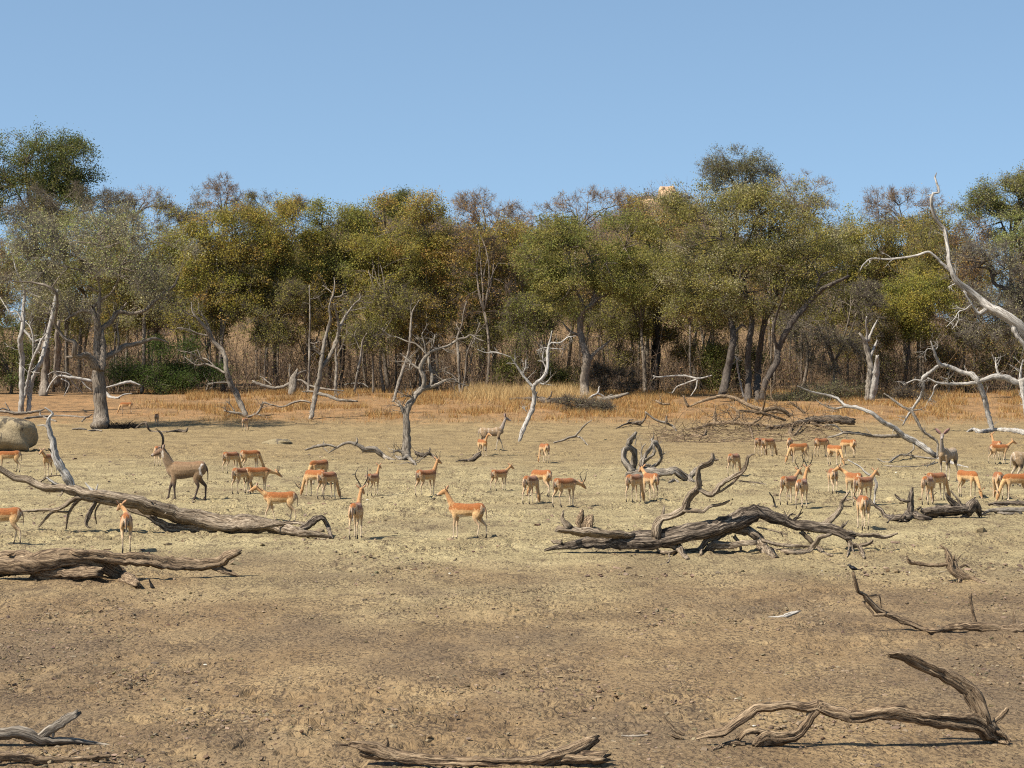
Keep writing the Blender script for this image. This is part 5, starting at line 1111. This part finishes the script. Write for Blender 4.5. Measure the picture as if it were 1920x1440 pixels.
# --- dry grass on the bank
def grass():
    rng = np.random.default_rng(530)
    mb = MB(); n = 260000
    X = rng.uniform(-46, 46, n); Y = rng.uniform(151, 196, n)
    px = 960 + X * FOC / Y
    py = HZ + (CAM_H - terrain(X, Y)) * FOC / Y
    m = fbm(X / 2.4, Y / 4.0, 71, 3)
    w = sstep(0.50, 0.60, m)
    zone = sstep(220, 380, px) * (1 - 0.55 * sstep(1230, 1300, px) * (1 - sstep(1630, 1680, px)))
    edge = sstep(800, 782, py + (m - .5) * 40)
    w = (w * 1.0 + 0.03 + 0.5 * sstep(830, 880, px) * (1 - sstep(1100, 1140, px)) * sstep(765, 745, py)) * zone * edge * (0.35 + 0.65 * sstep(726, 740, py))
    keep = rng.uniform(0, 1, n) < w
    X, Y, px, py = X[keep], Y[keep], px[keep], py[keep]
    n = len(X)
    tall = sstep(830, 880, px) * (1 - sstep(1100, 1140, px)) * sstep(765, 745, py)
    h = rng.uniform(0.18, 0.55, n) * (1 + 1.2 * tall) * (0.6 + 0.8 * fbm(X / 1.2, Y / 1.5, 73, 2))
    A = np.stack([X, Y, terrain(X, Y) - 0.02], -1)
    d = rng.normal(0, 0.32, (n, 3)); d[:, 2] = 1
    Tp = A + d * h[:, None]
    a = rng.uniform(0, 3.14, n); s = np.stack([np.cos(a), np.sin(a), np.zeros(n)], -1) * (0.013 + 0.012 * rng.uniform(0, 1, n))[:, None]
    V = np.stack([A - s, A + s, Tp], 1).reshape(-1, 3)
    cols = np.array([(0.41, 0.265, 0.10), (0.36, 0.19, 0.065), (0.46, 0.335, 0.16), (0.28, 0.135, 0.05)])
    c = cols[rng.choice(4, n, p=[.35, .3, .15, .2])] * rng.uniform(0.75, 1.2, (n, 1))
    c = c * (1 - 0.5 * tall[:, None]) + np.array([0.58, 0.44, 0.22]) * 0.5 * tall[:, None]
    mb.add(V, None, np.arange(n * 3).reshape(n, 3), np.repeat(c, 3, 0))
    o = ob("dry_grass", mb.mesh("dry_grass"), M_straw)
    tag(o, "dry orange and blond grass along the bank before the wood", "dry grass", kind="stuff")
grass()

# --- hill scrub and the rock on the hill
def hill_scrub():
    rng = np.random.default_rng(540)
    mb = MB(); n = 1500
    Y = rng.uniform(330, 440, n); X = rng.uniform(-75, 75, n) 
    c = np.stack([X, Y, terrain(X, Y)], -1)
    k = 16
    S = np.repeat(c, k, 0); d = rng.normal(0, 0.55, S.shape); d[:, 2] = np.abs(d[:, 2]) + 0.5
    E = S + d * rng.uniform(0.9, 2.6, (len(S), 1))
    tc = np.array([0.20, 0.15, 0.125])
    prisms(mb, S, E, 0.04, 0.02, tc * rng.uniform(.7, 1.2, (len(S), 1)), False)
    for _ in range(3):
        e = d + rng.normal(0, 0.8, d.shape)
        t = rng.uniform(0.4, 1, (len(S), 1)); Q0 = S + (E - S) * t
        prisms(mb, Q0, Q0 + e * 0.6, 0.025, 0.012, tc * rng.uniform(.7, 1.2, (len(S), 1)), False)
    L = np.repeat(E, 5, 0) + rng.normal(0, 0.5, (len(E) * 5, 3))
    cols = np.array([(0.17, 0.12, 0.06), (0.13, 0.125, 0.05), (0.20, 0.12, 0.07)])
    leaves(mb, L, 0.26, rng, cols[rng.choice(3, len(L))] * rng.uniform(.7, 1.3, (len(L), 1)))
    o = ob("hill_scrub", mb.mesh("hill_scrub"), M_twig)
    tag(o, "bare purple-brown scrub covering the far hill", "scrub", kind="stuff")
hill_scrub()
pk = P(1252, 366, 416)
rock("hilltop_boulder", "pale orange granite boulder on top of the far hill", (pk[0], pk[1], pk[2] - 0.8), (1.75, 1.6, 2.6), M_koppie, 21, 0.6)
pk = P(1222, 378, 414)
rock("hilltop_boulder", "low orange rock slab left below the hilltop boulder", (pk[0], pk[1], pk[2] - 0.8), (2.4, 1.5, 1.2), M_koppie, 22, 0.7)

# ------------------------------------------------------------------ antelopes
def ring_loft(pts, ns):
    """loft elliptical rings along (x, y, z, half_width, half_height); returns verts, quads, tris"""
    q = np.asarray(pts, float)
    Pt = q[:, :3]; T = np.gradient(Pt, axis=0); T /= np.linalg.norm(T, axis=1)[:, None] + 1e-9
    lat = np.array([0, 1.0, 0])[None] - T * T[:, 1:2]
    lat /= np.linalg.norm(lat, axis=1)[:, None] + 1e-9
    up = np.cross(T, lat)
    th = np.arange(ns) * 2 * math.pi / ns
    V = Pt[:, None] + lat[:, None] * (np.cos(th)[None, :, None] * q[:, 3][:, None, None]) + up[:, None] * (np.sin(th)[None, :, None] * q[:, 4][:, None, None])
    n = len(q); V = V.reshape(-1, 3)
    i = np.arange(n - 1)[:, None] * ns; j = np.arange(ns)[None]; j2 = (j + 1) % ns
    Q = np.stack([i + j, i + j2, i + ns + j2, i + ns + j], -1).reshape(-1, 4)
    V = np.vstack([V, Pt[0] - T[0] * q[0, 4] * .4, Pt[-1] + T[-1] * q[-1, 4] * .4]); m = n * ns
    jj = np.arange(ns); jn = (jj + 1) % ns; b = (n - 1) * ns
    return V, Q, np.vstack([np.stack([np.full(ns, m), jn, jj], -1), np.stack([np.full(ns, m + 1), b + jj, b + jn], -1)])

def smooth_pts(pts, sub=3):
    q = np.asarray(pts, float); out = []
    p = np.vstack([2 * q[0] - q[1], q, 2 * q[-1] - q[-2]])
    for i in range(len(q) - 1):
        for t in np.arange(sub) / sub:
            a, b, c, d = p[i:i + 4]
            out.append(0.5 * ((2 * b) + (c - a) * t + (2 * a - 5 * b + 4 * c - d) * t * t + (3 * b - a - 3 * c + d) * t ** 3))
    out.append(q[-1]); r = np.array(out); r[:, 3:] = np.maximum(r[:, 3:], 0.006); return r

SPEC = {
 'impala': dict(S=1.0, neck=1.0, leg=1.0, bulk=1.0, ear=1.0, head=1.05),
 'waterbuck': dict(S=1.36, neck=1.75, leg=1.4, bulk=1.2, ear=1.15, head=1.22),
 'kudu': dict(S=1.42, neck=0.95, leg=0.95, bulk=0.95, ear=1.55, head=0.95),
}
NECK = {  # neck and head lines (x, z, half width, half height)
 'up':    [(0.30, 0.74, .085, .125), (0.39, 0.87, .062, .085), (0.45, 1.00, .05, .062), (0.50, 1.10, .046, .052), (0.53, 1.15, .045, .050)],
 'mid':   [(0.30, 0.73, .085, .125), (0.42, 0.82, .062, .085), (0.53, 0.90, .05, .062), (0.61, 0.96, .046, .052), (0.65, 0.99, .045, .050)],
 'low':   [(0.30, 0.72, .085, .125), (0.44, 0.72, .062, .085), (0.56, 0.69, .05, .060), (0.66, 0.66, .046, .052), (0.70, 0.66, .045, .050)],
 'graze': [(0.30, 0.70, .085, .125), (0.42, 0.60, .064, .085), (0.50, 0.44, .05, .060), (0.555, 0.29, .046, .052), (0.575, 0.22, .045, .050)],
}
HEADDIR = {'up': (0.93, -0.36), 'mid': (0.92, -0.40), 'low': (0.85, -0.52), 'graze': (0.42, -0.90)}

def antelope_mesh(kind, pose, yaw, gait, tailw=0.0):
    sp = SPEC[kind]; bk = sp['bulk']
    parts = []           # (part id, points)
    hump = 0.02 if kind == 'kudu' else 0.0
    torso = [(-0.47, 0, .735, .045, .07), (-0.43, 0, .735, .095, .125), (-0.34, 0, .735, .125, .150), (-0.2, 0, .715, .13, .150), (-0.05, 0, .70, .14, .160), (0.1, 0, .69, .138, .172), (0.22, 0, .70 + hump, .122, .172 + hump), (0.32, 0, .715 + hump, .095, .148), (0.40, 0, .725, .06, .10), (0.435, 0, .73, .03, .055)]
    torso = [(x, y, z, a * bk, b * bk) for x, y, z, a, b in torso]
    parts.append(('torso', smooth_pts(torso)))
    nf = lambda i: 1 + (sp['neck'] - 1) * (0.15, 0.55, 0.85, 0.8, 0.6)[i]
    nk = [(x, 0, z, a * nf(i), b * nf(i)) for i, (x, z, a, b) in enumerate(NECK[pose])]
    if kind == 'kudu' and pose == 'up': nk = [(x * 1.02, y, z + max(0, (z - .8)) * .18, a, b) for x, y, z, a, b in nk]
    parts.append(('neck', smooth_pts(nk)))
    hx, hz = nk[-1][0], nk[-1][2]; dx, dz = HEADDIR[pose]
    ux, uz = -dz, dx      # head's own 'up'
    hd = []
    for t, w, h, off in ((-0.055, .030, .032, 0.0), (-0.02, .050, .056, .002), (0.045, .054, .062, .0), (0.11, .043, .050, -.008), (0.17, .031, .036, -.014), (0.215, .027, .028, -.016), (0.235, .018, .02, -.018)):
        k_ = sp['head']; hd.append((hx + dx * t * k_ + ux * off, 0, hz + dz * t * k_ + uz * off, w * k_, h * k_))
    parts.append(('head', smooth_pts(hd, 2)))
    lg = sp['leg']
    for s in (1, -1):
        g = gait[0 if s > 0 else 1]
        parts.append(('fleg', smooth_pts([(.27, s * .075, .70, .055, .095), (.26 + g * .1, s * .088, .57, .045, .068), (.255 + g * .25, s * .085, .46, .030 * lg, .040 * lg), (.265 + g * .6, s * .082, .31, .023 * lg, .026 * lg), (.262 + g * .72, s * .082, .27, .019 * lg, .021 * lg), (.255 + g * .95, s * .080, .10, .015 * lg, .016 * lg), (.258 + g, s * .080, .065, .019 * lg, .020 * lg), (.275 + g, s * .080, .030, .020 * lg, .025 * lg), (.285 + g, s * .080, .006, .021 * lg, .030 * lg)])))
        g = gait[2 if s > 0 else 3]
        parts.append(('hleg', smooth_pts([(-.34, s * .070, .72, .060, .115), (-.30 + g * .1, s * .092, .60, .058, .105), (-.285 + g * .3, s * .092, .50, .044, .070), (-.345 + g * .5, s * .088, .40, .026 * lg, .036 * lg), (-.395 + g * .65, s * .086, .335, .021 * lg, .028 * lg), (-.395 + g * .75, s * .085, .27, .017 * lg, .020 * lg), (-.375 + g * .95, s * .083, .10, .015 * lg, .016 * lg), (-.37 + g, s * .083, .065, .019 * lg, .020 * lg), (-.352 + g, s * .083, .030, .020 * lg, .025 * lg), (-.342 + g, s * .083, .006, .021 * lg, .030 * lg)])))
    parts.append(('tail', smooth_pts([(-.455, 0, .80, .02, .02), (-.495, tailw * .3, .74, .024, .018), (-.512, tailw * .7, .62, .026, .014), (-.512, tailw, .50, .018, .012), (-.508, tailw, .44, .01, .008)])))
    Vs, Qs, Ts, ids, n = [], [], [], [], 0
    names = ['torso', 'neck', 'head', 'fleg', 'hleg', 'tail']
    w_all = []; tp = []
    def yawrot(V, w):
        c = np.array([0.33, 0]); a = yaw * w
        x, y = V[:, 0] - c[0], V[:, 1] - c[1]
        V = V.copy(); V[:, 0] = c[0] + x * np.cos(a) - y * np.sin(a); V[:, 1] = c[1] + x * np.sin(a) + y * np.cos(a); return V
    for pn, pts in parts:
        ns = 14 if pn == 'torso' else 10
        V, Q, Tt = ring_loft(pts, ns)
        m = len(pts)
        t = np.concatenate([np.repeat(np.linspace(0, 1, m), ns), [0, 1]])
        if pn == 'neck': V = yawrot(V, sstep(0, 1, t) * 0.8)
        if pn == 'head': V = yawrot(V, np.full(len(V), 0.8)); 
        Vs.append(V); Qs.append(Q + n); Ts.append(Tt + n); n += len(V)
        ids.append(np.full(len(V), names.index(pn))); tp.append(t)
    V = np.vstack(Vs); ids = np.concatenate(ids); tp = np.concatenate(tp)
    me = mk("body_src", V, np.vstack(Qs), np.vstack(Ts))
    o = bpy.data.objects.new("body_src", me); COL.objects.link(o)
    r = o.modifiers.new("r", 'REMESH'); r.mode = 'VOXEL'; r.voxel_size = 0.0115; r.use_smooth_shade = True
    s = o.modifiers.new("s", 'SMOOTH'); s.factor = 0.5; s.iterations = 4
    d = o.modifiers.new("d", 'DECIMATE'); d.ratio = 0.35
    dg = bpy.context.evaluated_depsgraph_get()
    ev = o.evaluated_get(dg).to_mesh()
    N = np.zeros(len(ev.vertices) * 3, np.float32); ev.vertices.foreach_get("co", N); N = N.reshape(-1, 3).astype(float)
    ev.calc_loop_triangles()
    F = np.zeros(len(ev.loop_triangles) * 3, np.int32); ev.loop_triangles.foreach_get("vertices", F); F = F.reshape(-1, 3)
    o.evaluated_get(dg).to_mesh_clear()
    bpy.data.objects.remove(o); bpy.data.meshes.remove(me)
    from mathutils.kdtree import KDTree
    kd = KDTree(len(V))
    for i, p in enumerate(V): kd.insert(p, i)
    kd.balance()
    near = np.array([kd.find(p)[1] for p in N])
    pid = ids[near]; pt = tp[near]
    C = colours(kind, N, pid, pt)
    # ears: two thin pointed leaves set on the skull
    aw = yaw * 0.8
    for s in (1, -1):
        e = sp['ear']
        b = np.array([hx - dx * .02 + ux * .035, s * .035, hz - dz * .02 + uz * .035])
        dirv = np.array([ux * .55 - dx * .45, s * .72, uz * .55 - dz * .45]); dirv /= np.linalg.norm(dirv)
        fw = np.array([dx, s * 0.35, dz]); fw -= dirv * fw.dot(dirv); fw /= np.linalg.norm(fw)
        wd = np.cross(dirv, fw)
        prof = [(0, .012), (.03, .026), (.07, .031), (.11, .022), (.145, .004)]
        ev_ = []
        for l, w in prof:
            l *= e; w *= e * (1.15 if e > 1 else 1)
            c = b + dirv * l
            ev_ += [c + wd * w, c + fw * .008 - wd * 0, c - wd * w, c - fw * .012]
        ev_ = yawrot(np.array(ev_), np.full(len(ev_), 0.8))
        q = []
        for i in range(len(prof) - 1):
            for j in range(4): q.append((i * 4 + j, i * 4 + (j + 1) % 4, i * 4 + 4 + (j + 1) % 4, i * 4 + 4 + j))
        q = np.array(q) + len(N)
        F = np.vstack([F, q[:, [0, 1, 2]], q[:, [0, 2, 3]]])
        N = np.vstack([N, ev_])
        ec = {'impala': (.40, .22, .11), 'waterbuck': (.30, .18, .10), 'kudu': (.22, .14, .11)}[kind]
        cc = np.tile(np.array(ec), (len(ev_), 1)); cc[1::4] = (.55, .42, .34) if kind != 'kudu' else (.20, .10, .09); cc[-4:] = np.array(ec) * .25
        C = np.vstack([C, cc])
    # eyes as small dark bulges
    horn_base = [yawrot(np.array([[hx - dx * .005 + ux * .052, s * .028, hz - dz * .005 + uz * .052]]), np.array([0.8]))[0] for s in (1, -1)]
    a = aw
    hv = lambda x, y, z: np.array([x * math.cos(a) - y * math.sin(a), x * math.sin(a) + y * math.cos(a), z])
    return N, F, np.clip(C, 0, 1), horn_base, (hv(dx, 0, dz), hv(ux, 0, uz), hv(0, 1, 0))

def colours(kind, N, pid, t):
    x, y, z = N.T; ay = np.abs(y)
    if kind == 'impala':
        back = np.array((0.29, 0.098, 0.022)); flank = np.array((0.58, 0.365, 0.165)); belly = np.array((0.70, 0.60, 0.46)); leg = np.array((0.52, 0.36, 0.21))
        k = sstep(.690, .715, z)[:, None]; C = flank * (1 - k) + back * k
        k = sstep(.585, .560, z)[:, None]; C = C * (1 - k) + belly * k
        m = pid == 1; C[m] = back * 0.5 + flank * 0.5; C[m & (z < .88) & (x > .40)] = flank
        m = pid == 2; k = sstep(.55, .95, t)[:, None]; C[m] = ((flank * .6 + back * .4) * (1 - k) + np.array((.5, .38, .28)) * k)[m]
        C[(pid == 2) & (t > .93)] = (.04, .03, .03)
        leg2 = np.array((0.66, 0.52, 0.36))
        for p in (3, 4):
            m = pid == p; k = sstep(.60, .42, z)[:, None]; k2 = sstep(.40, .2, z)[:, None]
            base = np.where((z > .66)[:, None], back * .3 + flank * .7, flank); C[m] = ((base * (1 - k) + leg * k) * (1 - k2) + leg2 * k2)[m]
        C[(pid == 4) & (z < .12) & (z > .035)] = (.03, .022, .018)
        C[(pid >= 3) & (pid <= 4) & (z < .038)] = (.05, .04, .035)
        # white rump with a black stripe down each buttock, black line on the tail
        r = (x < -.385) & (z > .44) & (pid != 5)
        C[r & (ay < .046) & (z < .76)] = (.66, .56, .43)
        C[r & (ay >= .042) & (ay < .066) & (z < .78)] = (.035, .025, .02)
        C[r & (ay >= .066) & (x < -.40)] = (.54, .36, .21)
        m = pid == 5; C[m] = (.34, .20, .11); C[m & (ay < .014)] = (.06, .042, .032); C[m & (z < .5)] = (.55, .48, .40)
    elif kind == 'waterbuck':
        b = np.array((0.255, 0.165, 0.090)); C = np.tile(b, (len(N), 1))
        k = sstep(.80, .88, z)[:, None]; C = C * (1 - k) + np.array((0.225, 0.125, 0.060)) * k
        k = sstep(.60, .55, z)[:, None]; C = C * (1 - k) + np.array((0.16, 0.11, 0.075)) * k
        m = pid == 1; C[m] = (.215, .145, .085); C[m & (ay < .03) & (x < .46)] = (.10, .065, .045)
        m = (pid == 1) & (t > .55) & (x > .50); C[m] = (.5, .43, .35)
        m = pid == 2; C[m] = (.20, .12, .07); C[m & (t > .85)] = (.03, .025, .022); C[m & (t > .7) & (t <= .85)] = (.34, .28, .23)
        for p in (3, 4):
            m = pid == p; k = sstep(.50, .34, z)[:, None]; C[m] = (b * (1 - k) + np.array((.075, .05, .038)) * k)[m]
        rr = np.hypot((x + .47) * 1.0, (z - .70) * .8)
        C[(rr > .115) & (rr < .15) & (x < -.30) & (z < .84) & (z > .5) & (pid != 5)] = (.72, .64, .55)
        C[(pid == 5)] = (.12, .075, .05); C[(pid == 5) & (z < .52)] = (.03, .025, .02)
    else:
        b = np.array((0.42, 0.29, 0.165)); C = np.tile(b, (len(N), 1))
        st = (np.sin(x * 42 + 1.2) > .90) & (z > .62) & (x < .22) & (pid == 0); C[st] = (.58, .47, .35)
        k = sstep(.58, .55, z)[:, None]; C = C * (1 - k) + np.array((0.22, 0.17, 0.125)) * k
        m = pid == 1; C[m] = (.36, .30, .25)
        m = pid == 2; C[m] = (.30, .235, .185); C[m & (t > .5)] = (.42, .35, .30); C[m & (t > .9)] = (.06, .05, .045)
        for p in (3, 4):
            m = pid == p; k = sstep(.52, .38, z)[:, None]; C[m] = (b * (1 - k) + np.array((.66, .55, .40)) * k)[m]
        C[(pid == 3) & (z < .50) & (z > .43)] = (.14, .10, .075); C[(pid == 4) & (z < .56) & (z > .46) & (x > -.31)] = (.12, .09, .07)
        C[(pid >= 3) & (pid <= 4) & (z < .035)] = (.06, .05, .04)
        C[(pid == 5)] = (.42, .33, .24)
    return C * (0.9 if kind != 'kudu' else 0.70)

def horn(mb_base, fr, side, kind, size=1.0):
    f, u, l = fr
    pts = []
    if kind == 'impala':   # lyre: up and out, then in, then up
        prof = [(0, 0, 0, .016), (.02, .02, .07, .016), (-.02, .075, .16, .0145), (-.09, .125, .24, .0125), (-.13, .13, .33, .010), (-.12, .10, .42, .007), (-.08, .085, .50, .003)]
    else:                  # waterbuck: long sweep back then forward
        prof = [(0, 0, 0, .021), (-.05, .03, .08, .021), (-.10, .07, .18, .019), (-.115, .10, .30, .015), (-.08, .115, .40, .010), (-.03, .115, .48, .004)]
    for a, b, c, r in prof:
        pts.append([*(mb_base + size * (f * a + l * side * b + u * c)), r * (0.6 + .4 * size)])
    q = smooth_pts(pts, 4)
    q[:, 3] *= 1 + 0.10 * (np.arange(len(q)) % 2)
    m = MB(); tube(m, q, 7, np.random.default_rng(3), 0.0)
    return m

AN = [0]
def animal(kind, px, py, heading, pose, label, yaw=0.0, gait=(0, 0, 0, 0), horns=0.0, scale=1.0, group=None, tailw=0.0):
    AN[0] += 1
    rng = np.random.default_rng(2000 + AN[0])
    Y = groundY(px, py); p = P(px, py, Y)
    p[2] = float(terrain(p[0], p[1])) + 0.004
    g = [a + rng.normal(0, .018) for a in gait]
    N, F, C, hb, fr = antelope_mesh(kind, pose, math.radians(yaw), g, tailw)
    me = mk("body", N, None, F, C)
    t = thing(kind, label, "antelope" if kind != 'impala' else "impala", p, group)
    s = SPEC[kind]['S'] * scale
    t.scale = (s, s, s)
    t.rotation_euler = (0, 0, math.radians(heading))
    o_ = ob("body", me, M_hide, t)
    if horns > 0:
        for i, sd in enumerate((1, -1)):
            ob("horn", horn(hb[i], fr, sd, kind, horns).mesh("horn"), M_horn, t)
    return t
GW = (.13, -.12, -.10, .11); GS = (.03, -.03, -.05, .05)
I_ = "impalas scattered over the pan"
def imp(px, py, hd, pose, label, **k): return animal('impala', px, py, hd, pose, label, group=I_, **k)

animal('waterbuck', 348, 938, 184, 'up', "brown waterbuck bull with tall curved horns walking left", gait=(-.02, .17, .12, -.06), horns=1.0)
animal('kudu', 922, 845, 8, 'up', "tan kudu cow striding right beyond the gnarled dead tree", gait=(.18, -.08, -.12, .10), scale=0.98)
animal('kudu', 1777, 903, 236, 'up', "grey kudu with large ears facing the viewer before the pale fallen tree", yaw=24, gait=GS)
animal('kudu', 1928, 912, 20, 'mid', "tan kudu at the right edge, cut off by the frame", gait=GS)
imp(2, 1022, 182, 'graze', "impala cut off by the left edge above the fluted brown log", gait=(.05, -.05, -.10, .08))
imp(237, 1035, 100, 'mid', "impala seen from behind standing just above the fluted brown log", yaw=30, gait=GS)
imp(16, 886, 195, 'graze', "impala grazing below the boulder at the left edge", gait=GS)
imp(93, 893, 255, 'mid', "impala half hidden behind the white upright branch", gait=GS)
imp(296, 874, 92, 'low', "impala seen from behind, partly covered by the waterbuck's head", gait=GS)
imp(236, 776, 190, 'graze', "small far impala grazing left, just right of the big left tree's trunk", gait=GS)
imp(294, 799, 95, 'graze', "small far pale impala from behind, above the waterbuck's horns", gait=GS)
imp(460, 808, 80, 'graze', "far impala under the foot of the leaning slender dead tree", gait=GS)
imp(434, 888, 56, 'graze', "leftmost of four bunched impalas right of the waterbuck, grazing", gait=GS)
imp(470, 884, 34, 'graze', "hindmost of four bunched impalas right of the waterbuck, head down", gait=GS)
imp(453, 926, 62, 'graze', "nearest of four bunched impalas right of the waterbuck, from behind", gait=GS)
imp(483, 925, 30, 'low', "small-horned impala facing right in the bunch of four", gait=GS, horns=0.4)
imp(597, 908, 232, 'graze', "rearmost of three close impalas at centre left, broad orange back", gait=GS)
imp(590, 931, 140, 'graze', "horned impala ram grazing left in the close trio", gait=GS, horns=0.7)
imp(615, 936, 58, 'graze', "rightmost of the close trio, head down to the right", gait=GS)
imp(524, 980, 182, 'mid', "orange impala walking left behind the fallen trunk's hooked end", gait=GW, scale=.95)
imp(668, 1010, 84, 'up', "impala ram with wide lyre horns seen from behind at centre left", gait=GS, horns=1.0, yaw=-12)
imp(700, 929, 68, 'up', "small young impala facing away above the ram", gait=GS, scale=0.82)
imp(800, 931, 50, 'up', "horned impala standing half turned right at the centre", gait=GS, horns=0.5)
imp(874, 1011, 162, 'up', "orange impala ewe in full profile facing left at the centre", gait=(.02, -.03, .04, -.10))
imp(905, 856, 295, 'up', "impala facing the viewer in front of the striding kudu", gait=GS, yaw=35, scale=.95)
imp(937, 920, 46, 'mid', "young impala with raised head facing right at centre", gait=GS, scale=0.82)
imp(1020, 868, 112, 'graze', "far impala ram grazing left, below the slim Y-forked dead tree", gait=GS, horns=0.5)
imp(996, 945, 66, 'graze', "impala from behind overlapping another, left of the horned one", gait=GS)
imp(1014, 931, 132, 'graze', "pale-flanked impala behind its neighbour, rump to the right", gait=GW)
imp(1060, 951, 44, 'low', "horned impala ram facing right, head level, left of the uprooted stump", gait=GS, horns=0.75)
imp(1190, 942, 60, 'graze', "left impala of the pair before the uprooted stump", gait=GS)
imp(1220, 939, 112, 'mid', "right impala of the pair before the uprooted stump, pale rump", gait=GS, horns=0.3)
imp(1377, 892, 60, 'graze', "far impala grazing behind the crooked upright limb", gait=GS)
imp(1426, 855, 56, 'graze', "leftmost far impala below the brushwood, rump to the viewer", gait=GS)
imp(1441, 856, 44, 'graze', "far impala below the brushwood with head down right", gait=GS)
imp(1481, 855, 80, 'graze', "narrow far impala from behind below the brushwood", gait=GS)
imp(1497, 868, 200, 'graze', "far orange impala grazing left below the brushwood", gait=GS)
imp(1541, 856, 36, 'graze', "far impala grazing right under the pale fallen tree's limb", gait=GS)
imp(1565, 872, 300, 'graze', "far impala grazing towards the viewer, middle of a trio", gait=GS)
imp(1590, 858, 130, 'graze', "far impala grazing left, rightmost of a trio", gait=GS)
imp(1480, 946, 56, 'mid', "left of two horned rams standing close together", gait=GS, horns=0.8)
imp(1504, 953, 70, 'up', "right of two horned rams, tall lyre horns and dark face", gait=GS, horns=1.0, yaw=-15)
imp(1561, 925, 92, 'low', "lone slim impala seen squarely from behind right of the rams", gait=GS, scale=.95)
imp(1600, 938, 110, 'mid', "impala looking left behind the one by the white curved branch", gait=GS, yaw=50)
imp(1620, 948, 48, 'mid', "impala facing right beside the white curved branch", gait=GS)
imp(1618, 993, 90, 'low', "horned impala from behind at the sprawling tree's right end", gait=GS, horns=0.6)
imp(1740, 946, 66, 'graze', "impala from behind grazing left of the torn root plate", gait=GS)
imp(1757, 938, 40, 'graze', "impala grazing right towards the root plate's splinters", gait=GS)
imp(1815, 933, 300, 'graze', "impala grazing towards the viewer behind the root plate", gait=GS)
imp(1874, 870, 14, 'mid', "dark impala walking right at the far right", gait=GW)
imp(1868, 862, 100, 'up', "dark-headed impala behind the walking one at the far right", gait=GS)
imp(1871, 936, 88, 'graze', "narrow impala from behind at the right edge", gait=GS)
imp(1906, 940, 186, 'graze', "impala grazing left at the right edge behind the dark log", gait=GS)

# ------------------------------------------------------------------ the small bird on the branch tip
def bird():
    tip = P(1600, 1071.5, groundY(1800, 1186))
    # find the branch tip built above
    o = [q for q in bpy.data.objects if q.get("label", "").startswith("long brown branch at the right")][0]
    vs = np.array([v.co[:] for ch in o.children for v in ch.data.vertices]) + np.array(o.location)
    vs = vs[np.abs(960 + vs[:, 0] * FOC / vs[:, 1] - 1600) < 30]
    tip = vs[vs[:, 2].argmax()]
    V, Q, Tt = ring_loft(smooth_pts([(-.055, 0, .030, .012, .010), (-.03, 0, .036, .024, .022), (0, 0, .045, .030, .030), (.03, 0, .062, .024, .024), (.046, 0, .080, .020, .020), (.060, 0, .086, .012, .012), (.066, 0, .085, .006, .006)]), 10)
    mb = MB(); mb.add(V, Q, Tt)
    t = thing("bird", "small black bird perched on the raised branch tip at the right", "bird", tip + np.array([0, 0, -.004]))
    t.rotation_euler = (0, 0, math.radians(168)); t.scale = (1.15,) * 3
    ob("body", mb.mesh("body"), M_feather, t)
    V, Q, Tt = ring_loft(smooth_pts([(-.045, 0, .034, .012, .006), (-.08, 0, .026, .014, .004), (-.115, 0, .016, .016, .003)]), 8)
    mb = MB(); mb.add(V, Q, Tt); ob("tail", mb.mesh("tail"), M_feather, t)
    V, Q, Tt = ring_loft(smooth_pts([(.062, 0, .085, .006, .005), (.075, 0, .082, .003, .003), (.084, 0, .079, .001, .001)]), 6)
    mb = MB(); mb.add(V, Q, Tt); ob("beak", mb.mesh("beak"), M_horn, t)
    for s in (1, -1):
        mb = MB(); prisms(mb, [(0, s * .012, .03)], [(.004, s * .012, -.006)], .0035, .003); ob("leg", mb.mesh("leg"), M_horn, t)
        V, Q, Tt = ring_loft(smooth_pts([(.025, s * .024, .052, .006, .016), (-.01, s * .030, .046, .006, .020), (-.05, s * .022, .034, .004, .010), (-.075, s * .014, .026, .002, .003)]), 6)
        mb = MB(); mb.add(V, Q, Tt); ob("wing", mb.mesh("wing"), M_feather, t)
bird()
